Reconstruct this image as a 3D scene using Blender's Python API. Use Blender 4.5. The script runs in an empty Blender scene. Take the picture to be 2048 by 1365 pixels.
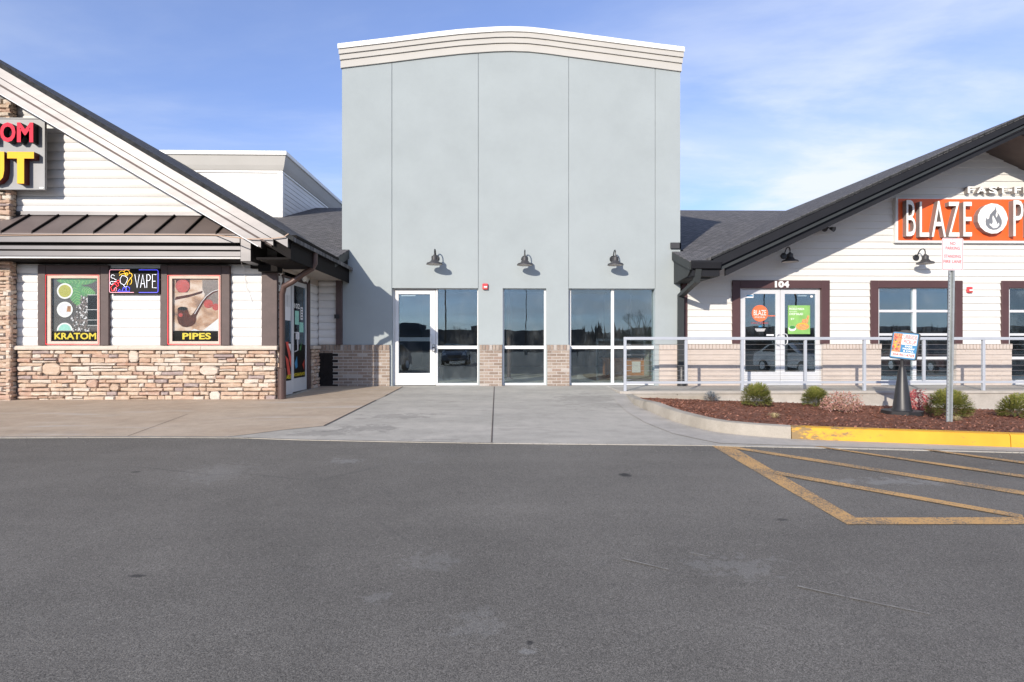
import bpy, bmesh, math, random
from mathutils import Vector, Matrix, noise as mnoise

random.seed(7)
R = math.radians
SC = bpy.context.scene
COL = SC.collection

# ------------------------------------------------------------------ camera, sky, sun, exposure
EZ = 0.93                                   # eye height above the tower's door sill
F, CX, HY, YAW = 1138.0, 1024.0, 690.0, R(1.2)
cam = bpy.data.objects.new('camera', bpy.data.cameras.new('camera'))
COL.objects.link(cam); SC.camera = cam
cam.location = (0, 0, EZ); cam.rotation_euler = (R(90), 0, -YAW)
cam.data.lens = 36.0 * F / 2048; cam.data.sensor_width = 36
cam.data.shift_y = (HY - 682.5) / 2048
cam.data.clip_start = 0.05; cam.data.clip_end = 3000

SUN_TO = Vector((0.5326, 1.0, -0.4226)).normalized()     # direction the light travels
SUN_EL = math.asin(-SUN_TO.z)
SUN_AZ = math.atan2(-SUN_TO.x, -SUN_TO.y)                 # clockwise from +Y
world = bpy.data.worlds.new('World'); SC.world = world; world.use_nodes = True
def build_sky():
    nt = world.node_tree; N = nt.nodes; L = nt.links
    N.clear()
    out = N.new('ShaderNodeOutputWorld'); bg = N.new('ShaderNodeBackground')
    sky = N.new('ShaderNodeTexSky'); sky.sky_type = 'NISHITA'; sky.sun_disc = False
    sky.sun_elevation = SUN_EL; sky.sun_rotation = SUN_AZ
    sky.air_density = 1.0; sky.dust_density = 0.3; sky.ozone_density = 2.0
    tc = N.new('ShaderNodeTexCoord'); sep = N.new('ShaderNodeSeparateXYZ')
    L.new(tc.outputs['Generated'], sep.inputs[0])
    def math_(op, a, b=None, c=None, clamp=False):
        n = N.new('ShaderNodeMath'); n.operation = op; n.use_clamp = clamp
        for i, q in enumerate((a, b, c)):
            if q is None: continue
            if isinstance(q, (int, float)): n.inputs[i].default_value = q
            else: L.new(q, n.inputs[i])
        return n.outputs[0]
    zc = math_('ADD', math_('MAXIMUM', sep.outputs['Z'], 0.0), 0.12)
    px = math_('DIVIDE', sep.outputs['X'], zc); py = math_('DIVIDE', sep.outputs['Y'], zc)
    comb = N.new('ShaderNodeCombineXYZ'); L.new(px, comb.inputs[0]); L.new(py, comb.inputs[1])
    def cloud(scale, stretch, rot, detail, lo, hi, off, dist=0.4):
        mp = N.new('ShaderNodeMapping'); mp.inputs['Rotation'].default_value = (0, 0, rot)
        mp.inputs['Scale'].default_value = (scale, scale * stretch, 1); mp.inputs['Location'].default_value = off
        L.new(comb.outputs[0], mp.inputs[0])
        nz = N.new('ShaderNodeTexNoise'); nz.inputs['Scale'].default_value = 1; nz.inputs['Detail'].default_value = detail
        nz.inputs['Roughness'].default_value = 0.58; nz.inputs['Distortion'].default_value = dist
        L.new(mp.outputs[0], nz.inputs['Vector'])
        r = N.new('ShaderNodeMapRange'); r.interpolation_type = 'SMOOTHSTEP'
        r.inputs['From Min'].default_value = lo; r.inputs['From Max'].default_value = hi
        L.new(nz.outputs['Fac'], r.inputs['Value']); return r.outputs['Result']
    veil = cloud(0.34, 2.6, R(24), 8, 0.33, 0.72, (1.7, 0.4, 0))
    puff = cloud(0.95, 1.5, R(14), 9, 0.44, 0.70, (5.2, 3.3, 0), 0.25)
    patch = cloud(0.30, 1.0, 0, 2, 0.36, 0.60, (8.05, 2.4, 0), 0.0)
    side = N.new('ShaderNodeMapRange'); side.inputs['From Min'].default_value = -0.6; side.inputs['From Max'].default_value = 1.1; side.inputs['To Min'].default_value = 0.15; L.new(px, side.inputs['Value']); patch = math_('MULTIPLY', patch, side.outputs['Result'])
    low = math_('POWER', math_('SUBTRACT', 1.0, math_('MAXIMUM', sep.outputs['Z'], 0.0), clamp=True), 7.0)
    m = math_('ADD', math_('MULTIPLY', veil, 0.62), math_('MULTIPLY', math_('MULTIPLY', puff, patch), 0.60), clamp=True)
    m = math_('MULTIPLY', m, 0.83)
    m = math_('ADD', m, math_('ADD', math_('MULTIPLY', low, 0.34), 0.15), clamp=True)
    mix = N.new('ShaderNodeMix'); mix.data_type = 'RGBA'
    gain = N.new('ShaderNodeMix'); gain.data_type = 'RGBA'; gain.blend_type = 'MULTIPLY'; gain.inputs['Factor'].default_value = 1.0
    L.new(sky.outputs[0], gain.inputs['A']); gain.inputs['B'].default_value = SKY_TINT
    L.new(m, mix.inputs['Factor']); L.new(gain.outputs['Result'], mix.inputs['A'])
    mix.inputs['B'].default_value = CLOUD_COL
    L.new(mix.outputs['Result'], bg.inputs['Color'])
    bg.inputs['Strength'].default_value = SKY_STRENGTH
    L.new(bg.outputs[0], out.inputs['Surface'])
SKY_TINT = (0.82, 1.03, 1.58, 1)
CLOUD_COL = (6.1, 6.6, 7.5, 1)
SKY_STRENGTH = 0.128
build_sky()
sl = bpy.data.lights.new('sun', 'SUN'); sl.energy = 4.7; sl.angle = R(0.53); sl.color = (1.0, 0.905, 0.775)
sun = bpy.data.objects.new('sun', sl); COL.objects.link(sun)
sun.rotation_euler = SUN_TO.to_track_quat('-Z', 'Y').to_euler(); sun.location = (-20, -30, 30)
vs = SC.view_settings
vs.view_transform = 'Standard'; vs.look = 'None'; vs.exposure = 0.19; vs.gamma = 1.0; vs.use_curve_mapping = False
SC.cycles.max_bounces = 8; SC.cycles.transparent_max_bounces = 12

# ------------------------------------------------------------------ picture pixel -> place
S_, C_ = math.sin(YAW), math.cos(YAW)
GS = 0.031
def ray(px, py):
    u = (px - CX) / F; v = (HY - py) / F
    return S_ + u * C_, C_ - u * S_, v
def P(px, py, Y):                            # point of that ray on the plane y = Y
    dx, dy, dz = ray(px, py); t = Y / dy
    return Vector((dx * t, Y, EZ + dz * t))
def PXp(px, py, X):                          # on the plane x = X
    dx, dy, dz = ray(px, py); t = X / dx
    return Vector((X, dy * t, EZ + dz * t))
def xa(px, Y): return P(px, HY, Y).x
def za(py, Y, px=1004): return P(px, py, Y).z
def gz(Y): return -GS * (12.9 - max(-3.0, min(12.9, Y)))
def PG(px, py, lift=0.0):                    # on the sloping ground
    dx, dy, dz = ray(px, py)
    t = (-GS * 12.9 - EZ) / (dz - GS * dy)
    if t * dy < -3 or t < 0: t = (gz(-3) - EZ) / dz
    return Vector((dx * t, dy * t, EZ + dz * t + lift))

# ------------------------------------------------------------------ materials
def lin(r, g, b):
    f = lambda c: (c / 255 / 12.92) if c <= 10 else ((c / 255 + 0.055) / 1.055) ** 2.4
    return (f(r), f(g), f(b), 1.0)
class NT:
    def __init__(s, name):
        s.m = bpy.data.materials.new(name); s.m.use_nodes = True
        s.t = s.m.node_tree; s.b = s.t.nodes['Principled BSDF']; s.o = s.t.nodes['Material Output']
        s.g = None
    def n(s, typ): return s.t.nodes.new('ShaderNode' + typ)
    def l(s, a, b): s.t.links.new(a, b)
    def pos(s):
        if s.g is None: s.g = s.n('NewGeometry')
        return s.g.outputs['Position']
    def mapped(s, scale=(1, 1, 1), rot=(0, 0, 0), loc=(0, 0, 0)):
        m = s.n('Mapping'); m.inputs['Scale'].default_value = scale
        m.inputs['Rotation'].default_value = rot; m.inputs['Location'].default_value = loc
        s.l(s.pos(), m.inputs[0]); return m.outputs[0]
    def noise(s, scale, detail=4, rough=0.55, vec=None, dist=0.0):
        n = s.n('TexNoise'); n.inputs['Scale'].default_value = scale; n.inputs['Detail'].default_value = detail
        n.inputs['Roughness'].default_value = rough; n.inputs['Distortion'].default_value = dist
        s.l(vec or s.pos(), n.inputs['Vector']); return n.outputs['Fac']
    def rng(s, val, a, b, c, d, smooth=False):
        r = s.n('MapRange'); r.inputs['From Min'].default_value = a; r.inputs['From Max'].default_value = b
        r.inputs['To Min'].default_value = c; r.inputs['To Max'].default_value = d
        if smooth: r.interpolation_type = 'SMOOTHSTEP'
        s.l(val, r.inputs['Value']); return r.outputs['Result']
    def ma(s, op, a, b, clamp=False):
        n = s.n('Math'); n.operation = op; n.use_clamp = clamp
        for i, q in enumerate((a, b)):
            if isinstance(q, (int, float)): n.inputs[i].default_value = q
            else: s.l(q, n.inputs[i])
        return n.outputs[0]
    def mix(s, fac, a, b, blend='MIX'):
        n = s.n('Mix'); n.data_type = 'RGBA'; n.blend_type = blend
        for sock, q in (('Factor', fac), ('A', a), ('B', b)):
            if isinstance(q, (int, float)): n.inputs[sock].default_value = q
            elif isinstance(q, tuple): n.inputs[sock].default_value = q
            else: s.l(q, n.inputs[sock])
        return n.outputs['Result']
    def ramp(s, fac, stops, const=False):
        r = s.n('ValToRGB'); e = r.color_ramp.elements
        while len(e) < len(stops): e.new(0.5)
        for i, (p, c) in enumerate(stops): e[i].position = p; e[i].color = c
        if const: r.color_ramp.interpolation = 'CONSTANT'
        s.l(fac, r.inputs[0]); return r.outputs['Color']
    def blot(s, px, py, wx, wy, rough=0.7, sc=6.0):
        c = PG(px, py); m = s.n('Mapping'); m.vector_type = 'POINT'; m.inputs['Scale'].default_value = (1 / wx, 1 / wy, 0); m.inputs['Location'].default_value = (-c.x / wx, -c.y / wy, 0)
        s.l(s.pos(), m.inputs[0]); ln = s.n('VectorMath'); ln.operation = 'LENGTH'; s.l(m.outputs[0], ln.inputs[0])
        d = s.ma('ADD', ln.outputs['Value'], s.rng(s.noise(sc, 5, 0.7), 0.3, 0.7, -rough, rough))
        return s.rng(d, 0.55, 1.15, 1, 0, True)
    def rand(s): return s.n('ObjectInfo').outputs['Random']
    def bump(s, h, strength, dist=0.01):
        b = s.n('Bump'); b.inputs['Strength'].default_value = strength; b.inputs['Distance'].default_value = dist
        s.l(h, b.inputs['Height']); s.l(b.outputs[0], s.b.inputs['Normal'])
    def done(s, color=None, rough=0.6, metal=0.0, spec=0.5, coat=0.0):
        if color is not None:
            if isinstance(color, tuple): s.b.inputs['Base Color'].default_value = color
            else: s.l(color, s.b.inputs['Base Color'])
        if isinstance(rough, (int, float)): s.b.inputs['Roughness'].default_value = rough
        else: s.l(rough, s.b.inputs['Roughness'])
        s.b.inputs['Metallic'].default_value = metal
        s.b.inputs['Specular IOR Level'].default_value = spec
        s.b.inputs['Coat Weight'].default_value = coat
        return s.m
def plain(name, c, rough=0.6, metal=0.0, spec=0.5, var=0.12, sc=3.0, fine=0.0, fsc=90.0, bump=0.0, bd=0.004, rnd=0.0, coat=0.0):
    t = NT(name)
    v = t.rng(t.noise(sc, 5), 0.25, 0.75, 1 - var, 1 + var)
    if fine: v = t.ma('MULTIPLY', v, t.rng(t.noise(fsc, 2), 0.25, 0.75, 1 - fine, 1 + fine))
    if rnd: v = t.ma('MULTIPLY', v, t.rng(t.rand(), 0, 1, 1 - rnd, 1 + rnd))
    col = t.mix(1.0, c, v, 'MULTIPLY')
    if bump: t.bump(t.noise(fsc, 3), bump, bd)
    return t.done(col, rough, metal, spec, coat)
def emit(name, c, s):
    t = NT(name); t.b.inputs['Emission Color'].default_value = c; t.b.inputs['Emission Strength'].default_value = s
    return t.done(c, 0.4)

M = {}
def asphalt():
    t = NT('asphalt')
    big = t.noise(0.22, 4, 0.6); mid = t.noise(1.6, 5, 0.65); fine = t.noise(230, 3, 0.75)
    vo = t.n('TexVoronoi'); vo.inputs['Scale'].default_value = 150; t.l(t.pos(), vo.inputs['Vector'])
    streak = t.noise(1.0, 4, 0.6, t.mapped((0.16, 1.6, 1), (0, 0, R(6))))
    v = t.rng(big, 0.3, 0.7, 0.84, 1.16)
    v = t.ma('MULTIPLY', v, t.rng(mid, 0.3, 0.7, 0.90, 1.10))
    v = t.ma('MULTIPLY', v, t.rng(streak, 0.3, 0.7, 0.92, 1.08))
    v = t.ma('MULTIPLY', v, t.rng(fine, 0.28, 0.72, 0.05, 1.95))
    spk = t.rng(vo.outputs['Color'], 0.0, 1.0, 0.65, 1.35)
    v = t.ma('MULTIPLY', v, spk)
    col = t.mix(1.0, (0.143, 0.133, 0.117, 1), v, 'MULTIPLY')
    # scuffed pale blotches and small oil spots
    sc = t.rng(t.noise(1.1, 6, 0.7, t.mapped((1, 1.8, 1), loc=(3.1, 7.7, 0))), 0.60, 0.78, 0, 0.26, True)
    col = t.mix(sc, col, (0.24, 0.24, 0.24, 1))
    oil = t.rng(t.noise(2.3, 4, 0.55, t.mapped((1, 2.4, 1), loc=(11.3, 4.2, 0))), 0.745, 0.79, 0, 0.35, True)
    col = t.mix(oil, col, (0.02, 0.02, 0.021, 1))
    crack = t.n('TexVoronoi'); crack.feature = 'DISTANCE_TO_EDGE'; crack.inputs['Scale'].default_value = 0.27
    t.l(t.mapped((1, 1, 1), loc=(0.4, 0.2, 0)), crack.inputs['Vector'])
    ck = t.ma('MULTIPLY', t.rng(crack.outputs['Distance'], 0.0, 0.006, 0.30, 0.0), t.rng(t.noise(0.5, 2), 0.5, 0.6, 0, 1))
    col = t.mix(ck, col, (0.05, 0.05, 0.05, 1))
    for q in ((1250, 949, .06, .07, .85), (1565, 1038, .05, .03, .6), (275, 1150, .05, .02, .7), (1060, 1283, .02, .02, .7), (272, 943, .05, .04, .5)):
        col = t.mix(t.ma('MULTIPLY', t.blot(*q[:4], 0.35, 30), q[4]), col, (0.018, 0.018, 0.019, 1))
    for q in ((1785, 962, .42, .10, .30), (1470, 1130, .22, .14, .16), (430, 945, .26, .30, .12), (860, 1120, .12, .12, .14), (950, 1250, .10, .14, .13), (760, 1193, .06, .05, .18), (690, 922, .14, .09, .25), (1055, 1300, .03, .02, .3)):
        col = t.mix(t.ma('MULTIPLY', t.blot(*q[:4], 1.3, 14), q[4]), col, (0.33, 0.33, 0.32, 1))
    h = t.ma('ADD', fine, t.ma('MULTIPLY', vo.outputs['Distance'], -0.8))
    t.bump(h, 0.3, 0.003)
    return t.done(col, 0.85, 0, 0.35)
M['asphalt'] = asphalt()
def concrete(name, base, base2, spots=0.25, tan=None, blots=()):
    t = NT(name)
    v1 = t.noise(0.7, 6, 0.65, t.mapped((1, 2.2, 1), (0, 0, R(12)))); v2 = t.noise(5, 5, 0.7); v3 = t.noise(140, 2, 0.6)
    col = t.mix(t.rng(v1, 0.32, 0.68, 0, 1, True), base, base2)
    if tan is not None:
        col = t.mix(t.rng(t.noise(0.9, 5, 0.6, t.mapped((0.6, 3.0, 1), loc=(4, 1, 0))), 0.56, 0.72, 0, 0.75, True), col, tan)
    col = t.mix(1.0, col, t.ma('MULTIPLY', t.rng(v2, 0.3, 0.7, 0.9, 1.1), t.rng(v3, 0.3, 0.7, 0.88, 1.12)), 'MULTIPLY')
    st = t.rng(t.noise(0.8, 6, 0.6, t.mapped((0.75, 1.9, 1), loc=(1.15, 0.3, 0))), 0.60, 0.74, 0, spots, True)
    col = t.mix(st, col, (0.10, 0.095, 0.09, 1))
    for q in blots: col = t.mix(t.ma('MULTIPLY', t.blot(*q[:4], 0.8, 5), q[4]), col, (0.13, 0.125, 0.118, 1))
    t.bump(t.ma('ADD', v3, v2), 0.18, 0.004)
    return t.done(col, 0.85, 0, 0.3)
M['concrete'] = concrete('grey_concrete', (0.35, 0.33, 0.292, 1), (0.43, 0.402, 0.355, 1), 0.35, None, ((735, 857, .45, .22, .42), (850, 880, .4, .06, .25), (800, 833, .5, .25, .3), (1180, 800, .6, 1.0, .22), (640, 868, .4, .2, .3)))
M['tan_concrete'] = concrete('tan_concrete', (0.40, 0.315, 0.235, 1), (0.455, 0.37, 0.285, 1), 0.2, (0.47, 0.43, 0.385, 1))
M['kerb'] = concrete('kerb_concrete', (0.30, 0.27, 0.225, 1), (0.38, 0.345, 0.295, 1), 0.5)
M['walk'] = concrete('walk_concrete', (0.36, 0.335, 0.30, 1), (0.43, 0.40, 0.36, 1), 0.4)
def yellow_kerb():
    t = NT('yellow_kerb_paint')
    n = t.noise(9, 6, 0.75, t.mapped((0.5, 1.3, 1.6)))
    sep = t.n('SeparateXYZ'); t.l(t.pos(), sep.inputs[0])
    near = t.rng(sep.outputs['X'], 3.3, 4.6, 0.24, 0.0)
    wear = t.rng(t.ma('ADD', n, near), 0.60, 0.72, 0, 0.85, True)
    col = t.mix(t.rng(t.noise(3, 4), 0.3, 0.7, 0, 1), (0.60, 0.29, 0.014, 1), (0.66, 0.36, 0.02, 1))
    col = t.mix(wear, col, (0.16, 0.12, 0.07, 1))
    t.bump(t.noise(60, 3), 0.15, 0.004)
    return t.done(col, 0.6)
M['yellow_kerb'] = yellow_kerb()
def line_paint():
    t = NT('ochre_line_paint')
    n = t.noise(70, 3, 0.7); n2 = t.noise(2.2, 4)
    w = t.ma('ADD', t.rng(n, 0.3, 0.7, 0, 1), t.rng(n2, 0.3, 0.7, -0.30, 0.25))
    fac = t.rng(w, 0.24, 0.56, 1, 0)
    col = t.mix(fac, (0.53, 0.315, 0.125, 1), (0.17, 0.14, 0.105, 1))
    t.bump(n, 0.5, 0.004)
    return t.done(col, 0.8, 0, 0.35)
M['line'] = line_paint()
def stucco():
    t = NT('pale_blue_stucco')
    v = t.ma('MULTIPLY', t.rng(t.noise(0.9, 7, 0.68), 0.3, 0.7, 0.945, 1.055), t.rng(t.noise(160, 2), 0.3, 0.7, 0.94, 1.06))
    col = t.mix(1.0, (0.335, 0.374, 0.386, 1), v, 'MULTIPLY')
    t.bump(t.noise(210, 3, 0.7), 0.25, 0.003)
    return t.done(col, 0.9, 0, 0.25)
M['stucco'] = stucco()
M['scuff'] = plain('scuffed_asphalt', (0.235, 0.225, 0.205, 1), 0.85, 0, 0.3, 0.3, 12, 0.4, 90)
M['grit'] = plain('loose_grit', (0.19, 0.18, 0.165, 1), 0.9, 0, 0.3, 0.7, 25)
M['cornice'] = plain('cream_cornice_stucco', (0.485, 0.47, 0.44, 1), 0.85, 0, 0.3, 0.04, 1.5, 0.05, 150, 0.15, 0.003)
M['cap'] = plain('white_metal_coping', (0.80, 0.79, 0.76, 1), 0.5, 0, 0.5, 0.03)
M['siding'] = plain('white_vinyl_siding', (0.70, 0.695, 0.685, 1), 0.55, 0, 0.4, 0.05, 1.2, 0.02, 40, rnd=0.025)
M['siding2'] = plain('warm_white_siding', (0.64, 0.63, 0.60, 1), 0.6, 0, 0.4, 0.04, 1.2, 0.02, 40, rnd=0.02)
M['joint'] = plain('siding_backing', (0.30, 0.29, 0.28, 1), 0.9)
def bronze():
    t = NT('bronze_coil_trim')
    col = t.mix(1.0, (0.108, 0.105, 0.110, 1), t.rng(t.noise(1.4, 5), 0.3, 0.7, 0.94, 1.06), 'MULTIPLY')
    r = t.rng(t.noise(2.5, 4, 0.6, t.mapped((1, 1, 4))), 0.3, 0.7, 0.41, 0.45)
    t.bump(t.noise(1.3, 2, 0.5), 0.05, 0.02)
    return t.done(col, r, 0.75, 0.5)
M['bronze'] = bronze()
M['awning'] = plain('brown_standing_seam_metal', (0.18, 0.148, 0.142, 1), 0.5, 0.25, 0.5, 0.12, 1.5)
M['dark_bronze'] = plain('dark_bronze_trim', (0.014, 0.0125, 0.0125, 1), 0.75, 0.0, 0.08, 0.15)
M['brown_trim'] = plain('weathered_brown_trim', (0.085, 0.058, 0.056, 1), 0.6, 0, 0.45, 0.18, 4, 0.12, 60, 0.1)
M['maroon_trim'] = plain('maroon_trim_paint', (0.075, 0.036, 0.038, 1), 0.55, 0, 0.45, 0.12, 3, 0.06, 60)
M['charcoal'] = plain('charcoal_fascia_paint', (0.018, 0.019, 0.023, 1), 0.6, 0, 0.14, 0.10)
M['charcoal2'] = plain('green_charcoal_paint', (0.034, 0.039, 0.041, 1), 0.55, 0, 0.3, 0.10)
M['pipe'] = plain('brown_downspout_metal', (0.10, 0.062, 0.055, 1), 0.4, 0.2, 0.5, 0.12)
M['soffit'] = plain('beige_soffit', (0.42, 0.37, 0.32, 1), 0.8, var=0.08)
M['soffit_wood'] = plain('brown_soffit', (0.08, 0.062, 0.055, 1), 0.7, var=0.2, sc=5)
def shingles(name, along_x):
    t = NT(name)
    mp = t.mapped((1, 1, 1), (0, 0, 0 if along_x else R(90)))
    b = t.n('TexBrick'); t.l(mp, b.inputs['Vector']); b.offset = 0.5
    b.inputs['Scale'].default_value = 1.0; b.inputs['Brick Width'].default_value = 0.17; b.inputs['Row Height'].default_value = 0.125
    b.inputs['Mortar Size'].default_value = 0.012; b.inputs['Mortar Smooth'].default_value = 0.3; b.inputs['Bias'].default_value = 0.0
    b.inputs['Color1'].default_value = (0.095, 0.094, 0.098, 1); b.inputs['Color2'].default_value = (0.145, 0.140, 0.142, 1)
    b.inputs['Mortar'].default_value = (0.05, 0.05, 0.053, 1)
    st = t.noise(1.0, 5, 0.7, t.mapped((7, 26, 1) if along_x else (26, 7, 1)))
    v = t.ma('MULTIPLY', t.rng(st, 0.28, 0.72, 0.35, 1.65), t.rng(t.noise(220, 2), 0.3, 0.7, 0.85, 1.15))
    col = t.mix(1.0, b.outputs['Color'], v, 'MULTIPLY')
    t.bump(t.ma('ADD', b.outputs['Fac'], t.ma('MULTIPLY', st, -1.2)), 0.6, 0.015)
    return t.done(col, 0.9, 0, 0.25)
M['shingle_edge'] = plain('cut_shingle_edge', (0.032, 0.034, 0.036, 1), 0.9, 0, 0.2, 0.5, 14)
M['shingle_x'] = shingles('asphalt_shingles_front', True)
M['shingle_y'] = shingles('asphalt_shingles_side', False)
def stone():
    t = NT('ledge_stone')
    base = t.ramp(t.rand(), [(0.0, (0.458, 0.335, 0.249, 1)), (0.14, (0.537, 0.421, 0.327, 1)), (0.30, (0.493, 0.353, 0.267, 1)), (0.44, (0.554, 0.473, 0.396, 1)),
                             (0.58, (0.510, 0.387, 0.292, 1)), (0.70, (0.440, 0.297, 0.228, 1)), (0.79, (0.572, 0.499, 0.430, 1)), (0.90, (0.343, 0.271, 0.254, 1)), (0.95, (0.466, 0.318, 0.232, 1))], True)
    n = t.noise(11, 6, 0.65); st = t.noise(1.0, 5, 0.6, t.mapped((4, 4, 34)))
    col = t.mix(t.rng(n, 0.48, 0.74, 0, 0.40, True), base, (0.70, 0.63, 0.55, 1))
    col = t.mix(t.rng(t.noise(6, 4, 0.6, t.mapped((1, 1, 1), loc=(5, 3, 2))), 0.60, 0.72, 0, 0.45, True), col, (0.33, 0.165, 0.09, 1))
    v = t.ma('MULTIPLY', t.rng(st, 0.3, 0.7, 0.86, 1.14), t.rng(t.noise(75, 3, 0.7), 0.3, 0.7, 0.82, 1.18))
    col = t.mix(1.0, col, v, 'MULTIPLY')
    t.bump(t.ma('ADD', t.ma('MULTIPLY', n, 2.0), t.ma('ADD', st, t.noise(60, 3))), 0.5, 0.012)
    return t.done(col, 0.85, 0, 0.3)
M['stone'] = stone()
M['mortar_dark'] = plain('recessed_mortar', (0.10, 0.08, 0.07, 1), 0.95, var=0.2, fine=0.2)
M['sill'] = plain('cast_stone_sill', (0.56, 0.485, 0.415, 1), 0.8, 0, 0.3, 0.10, 6, 0.12, 90, 0.25)
def brick():
    t = NT('mottled_brick')
    base = t.ramp(t.rand(), [(0.0, (0.245, 0.19, 0.155, 1)), (0.2, (0.32, 0.255, 0.21, 1)), (0.42, (0.28, 0.22, 0.18, 1)), (0.6, (0.35, 0.29, 0.245, 1)), (0.78, (0.295, 0.22, 0.18, 1)), (0.9, (0.42, 0.38, 0.35, 1))], True)
    col = t.mix(t.rng(t.noise(14, 5, 0.7), 0.52, 0.72, 0, 0.55, True), base, (0.47, 0.42, 0.39, 1))
    col = t.mix(1.0, col, t.rng(t.noise(120, 3, 0.7), 0.3, 0.7, 0.75, 1.25), 'MULTIPLY')
    t.bump(t.noise(130, 3), 0.35, 0.004)
    return t.done(col, 0.9, 0, 0.25)
M['brick'] = brick()
M['stained_brick'] = plain('soot_stained_brick', (0.022, 0.019, 0.019, 1), 0.9, 0, 0.2, 0.3, 9)
M['mortar'] = plain('grey_mortar', (0.47, 0.44, 0.41, 1), 0.95, var=0.1, fine=0.12)
M['paint_brick'] = plain('painted_beige_brick', (0.495, 0.43, 0.385, 1), 0.75, 0, 0.35, 0.05, 3, 0.06, 70, 0.3, 0.004, rnd=0.03)
M['paint_mortar'] = plain('painted_beige_mortar', (0.485, 0.42, 0.375, 1), 0.85)
M['alu'] = plain('white_storefront_aluminium', (0.68, 0.68, 0.68, 1), 0.45, 0, 0.5, 0.04)
M['silver'] = plain('silver_anodised_frame', (0.62, 0.63, 0.65, 1), 0.42, 0.15, 0.5, 0.05)
M['rail'] = plain('pale_grey_rail_paint', (0.42, 0.45, 0.50, 1), 0.45, 0.1, 0.5, 0.06)
M['steel'] = plain('stainless_cable', (0.45, 0.46, 0.47, 1), 0.35, 0.8)
M['galv'] = plain('galvanised_post', (0.40, 0.43, 0.44, 1), 0.45, 0.45, 0.5, 0.12, 12, 0.08, 60)
M['black'] = plain('black_rubber', (0.022, 0.022, 0.024, 1), 0.42, 0, 0.5, 0.15, 8)
M['blackm'] = plain('black_lamp_metal', (0.03, 0.03, 0.032, 1), 0.42, 0.2, 0.5, 0.1)
M['lampgrey'] = plain('grey_lamp_enamel', (0.05, 0.05, 0.054, 1), 0.5, 0.1, 0.5, 0.12)
M['lampin'] = plain('white_lamp_inside', (0.62, 0.60, 0.57, 1), 0.5)
M['red_alarm'] = plain('red_alarm_plastic', (0.55, 0.05, 0.06, 1), 0.35)
M['strobe'] = plain('clear_strobe_lens', (0.80, 0.76, 0.74, 1), 0.2)
M['white'] = plain('white_print', (0.80, 0.80, 0.79, 1), 0.5, var=0.03)
M['paper'] = plain('white_paper', (0.72, 0.72, 0.74, 1), 0.7, var=0.05)
M['inkblack'] = plain('black_print', (0.010, 0.009, 0.009, 1), 0.5, 0, 0.12)
M['yellow'] = plain('yellow_print', (0.80, 0.62, 0.03, 1), 0.5, var=0.05)
M['sign_yellow'] = plain('yellow_letter_face', (0.84, 0.47, 0.028, 1), 0.6, 0, 0.2, var=0.04)
M['sign_red'] = plain('red_letter_face', (0.70, 0.022, 0.06, 1), 0.6, 0, 0.2, var=0.04)
M['letter_side'] = plain('dark_letter_return', (0.012, 0.010, 0.010, 1), 0.5)
M['letter_side_red'] = plain('maroon_letter_return', (0.12, 0.012, 0.008, 1), 0.5)
M['cabinet'] = plain('brushed_grey_sign_cabinet', (0.26, 0.265, 0.275, 1), 0.55, 0.1, 0.4, 0.12, 2)
M['orange'] = plain('orange_sign_panel', (0.80, 0.115, 0.022, 1), 0.45, var=0.05)
M['orange_print'] = plain('orange_vinyl_print', (0.78, 0.16, 0.06, 1), 0.5)
M['grey_letter'] = plain('grey_letter_return', (0.25, 0.225, 0.215, 1), 0.5)
M['flame'] = plain('slate_flame', (0.17, 0.18, 0.20, 1), 0.5)
M['signwhite'] = plain('reflective_white_sheet', (0.68, 0.67, 0.70, 1), 0.4, var=0.03)
M['signred'] = plain('faded_red_print', (0.52, 0.07, 0.06, 1), 0.5)
M['blue_print'] = plain('blue_print', (0.03, 0.20, 0.40, 1), 0.45)
M['red_print'] = plain('red_print', (0.66, 0.07, 0.05, 1), 0.45)
M['green_print'] = plain('green_poster_print', (0.22, 0.44, 0.12, 1), 0.5, var=0.22, sc=4)
M['leaf_print'] = plain('leaf_green_print', (0.05, 0.24, 0.06, 1), 0.4, var=0.35, sc=18)
M['pizza'] = plain('pizza_print', (0.60, 0.28, 0.11, 1), 0.5, var=0.7, sc=45)
M['food'] = plain('food_photo_print', (0.50, 0.22, 0.10, 1), 0.5, var=0.85, sc=60)
M['bead'] = plain('seed_print', (0.16, 0.12, 0.11, 1), 0.35, var=0.95, sc=70)
M['olive'] = plain('olive_powder_print', (0.42, 0.40, 0.05, 1), 0.6, var=0.2, sc=40)
M['teal'] = plain('mint_powder_print', (0.30, 0.62, 0.52, 1), 0.6, var=0.15, sc=20)
M['dark_wood'] = plain('dark_wood_print', (0.045, 0.034, 0.032, 1), 0.4, var=0.4, sc=9)
def cloth_print():
    t = NT('tan_cloth_print')
    n = t.noise(2.3, 5, 0.6, t.mapped((1.2, 1, 1.6), (0, R(25), 0)))
    return t.done(t.ramp(n, [(0.30, (0.13, 0.055, 0.035, 1)), (0.44, (0.42, 0.23, 0.13, 1)), (0.56, (0.62, 0.47, 0.38, 1)), (0.72, (0.60, 0.52, 0.50, 1))]), 0.4)
M['cloth'] = cloth_print()
M['briar'] = plain('brown_pipe_print', (0.085, 0.022, 0.013, 1), 0.5, 0, 0.15, 0.6, 14)
M['apple'] = plain('red_fruit_print', (0.42, 0.03, 0.02, 1), 0.3, var=0.3, sc=9)
M['wood'] = plain('orange_plywood', (0.46, 0.205, 0.075, 1), 0.55, var=0.15, sc=4)
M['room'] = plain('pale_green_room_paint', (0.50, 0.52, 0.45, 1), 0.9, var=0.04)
M['room_dark'] = plain('dark_room_paint', (0.075, 0.08, 0.085, 1), 0.9, var=0.1)
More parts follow.
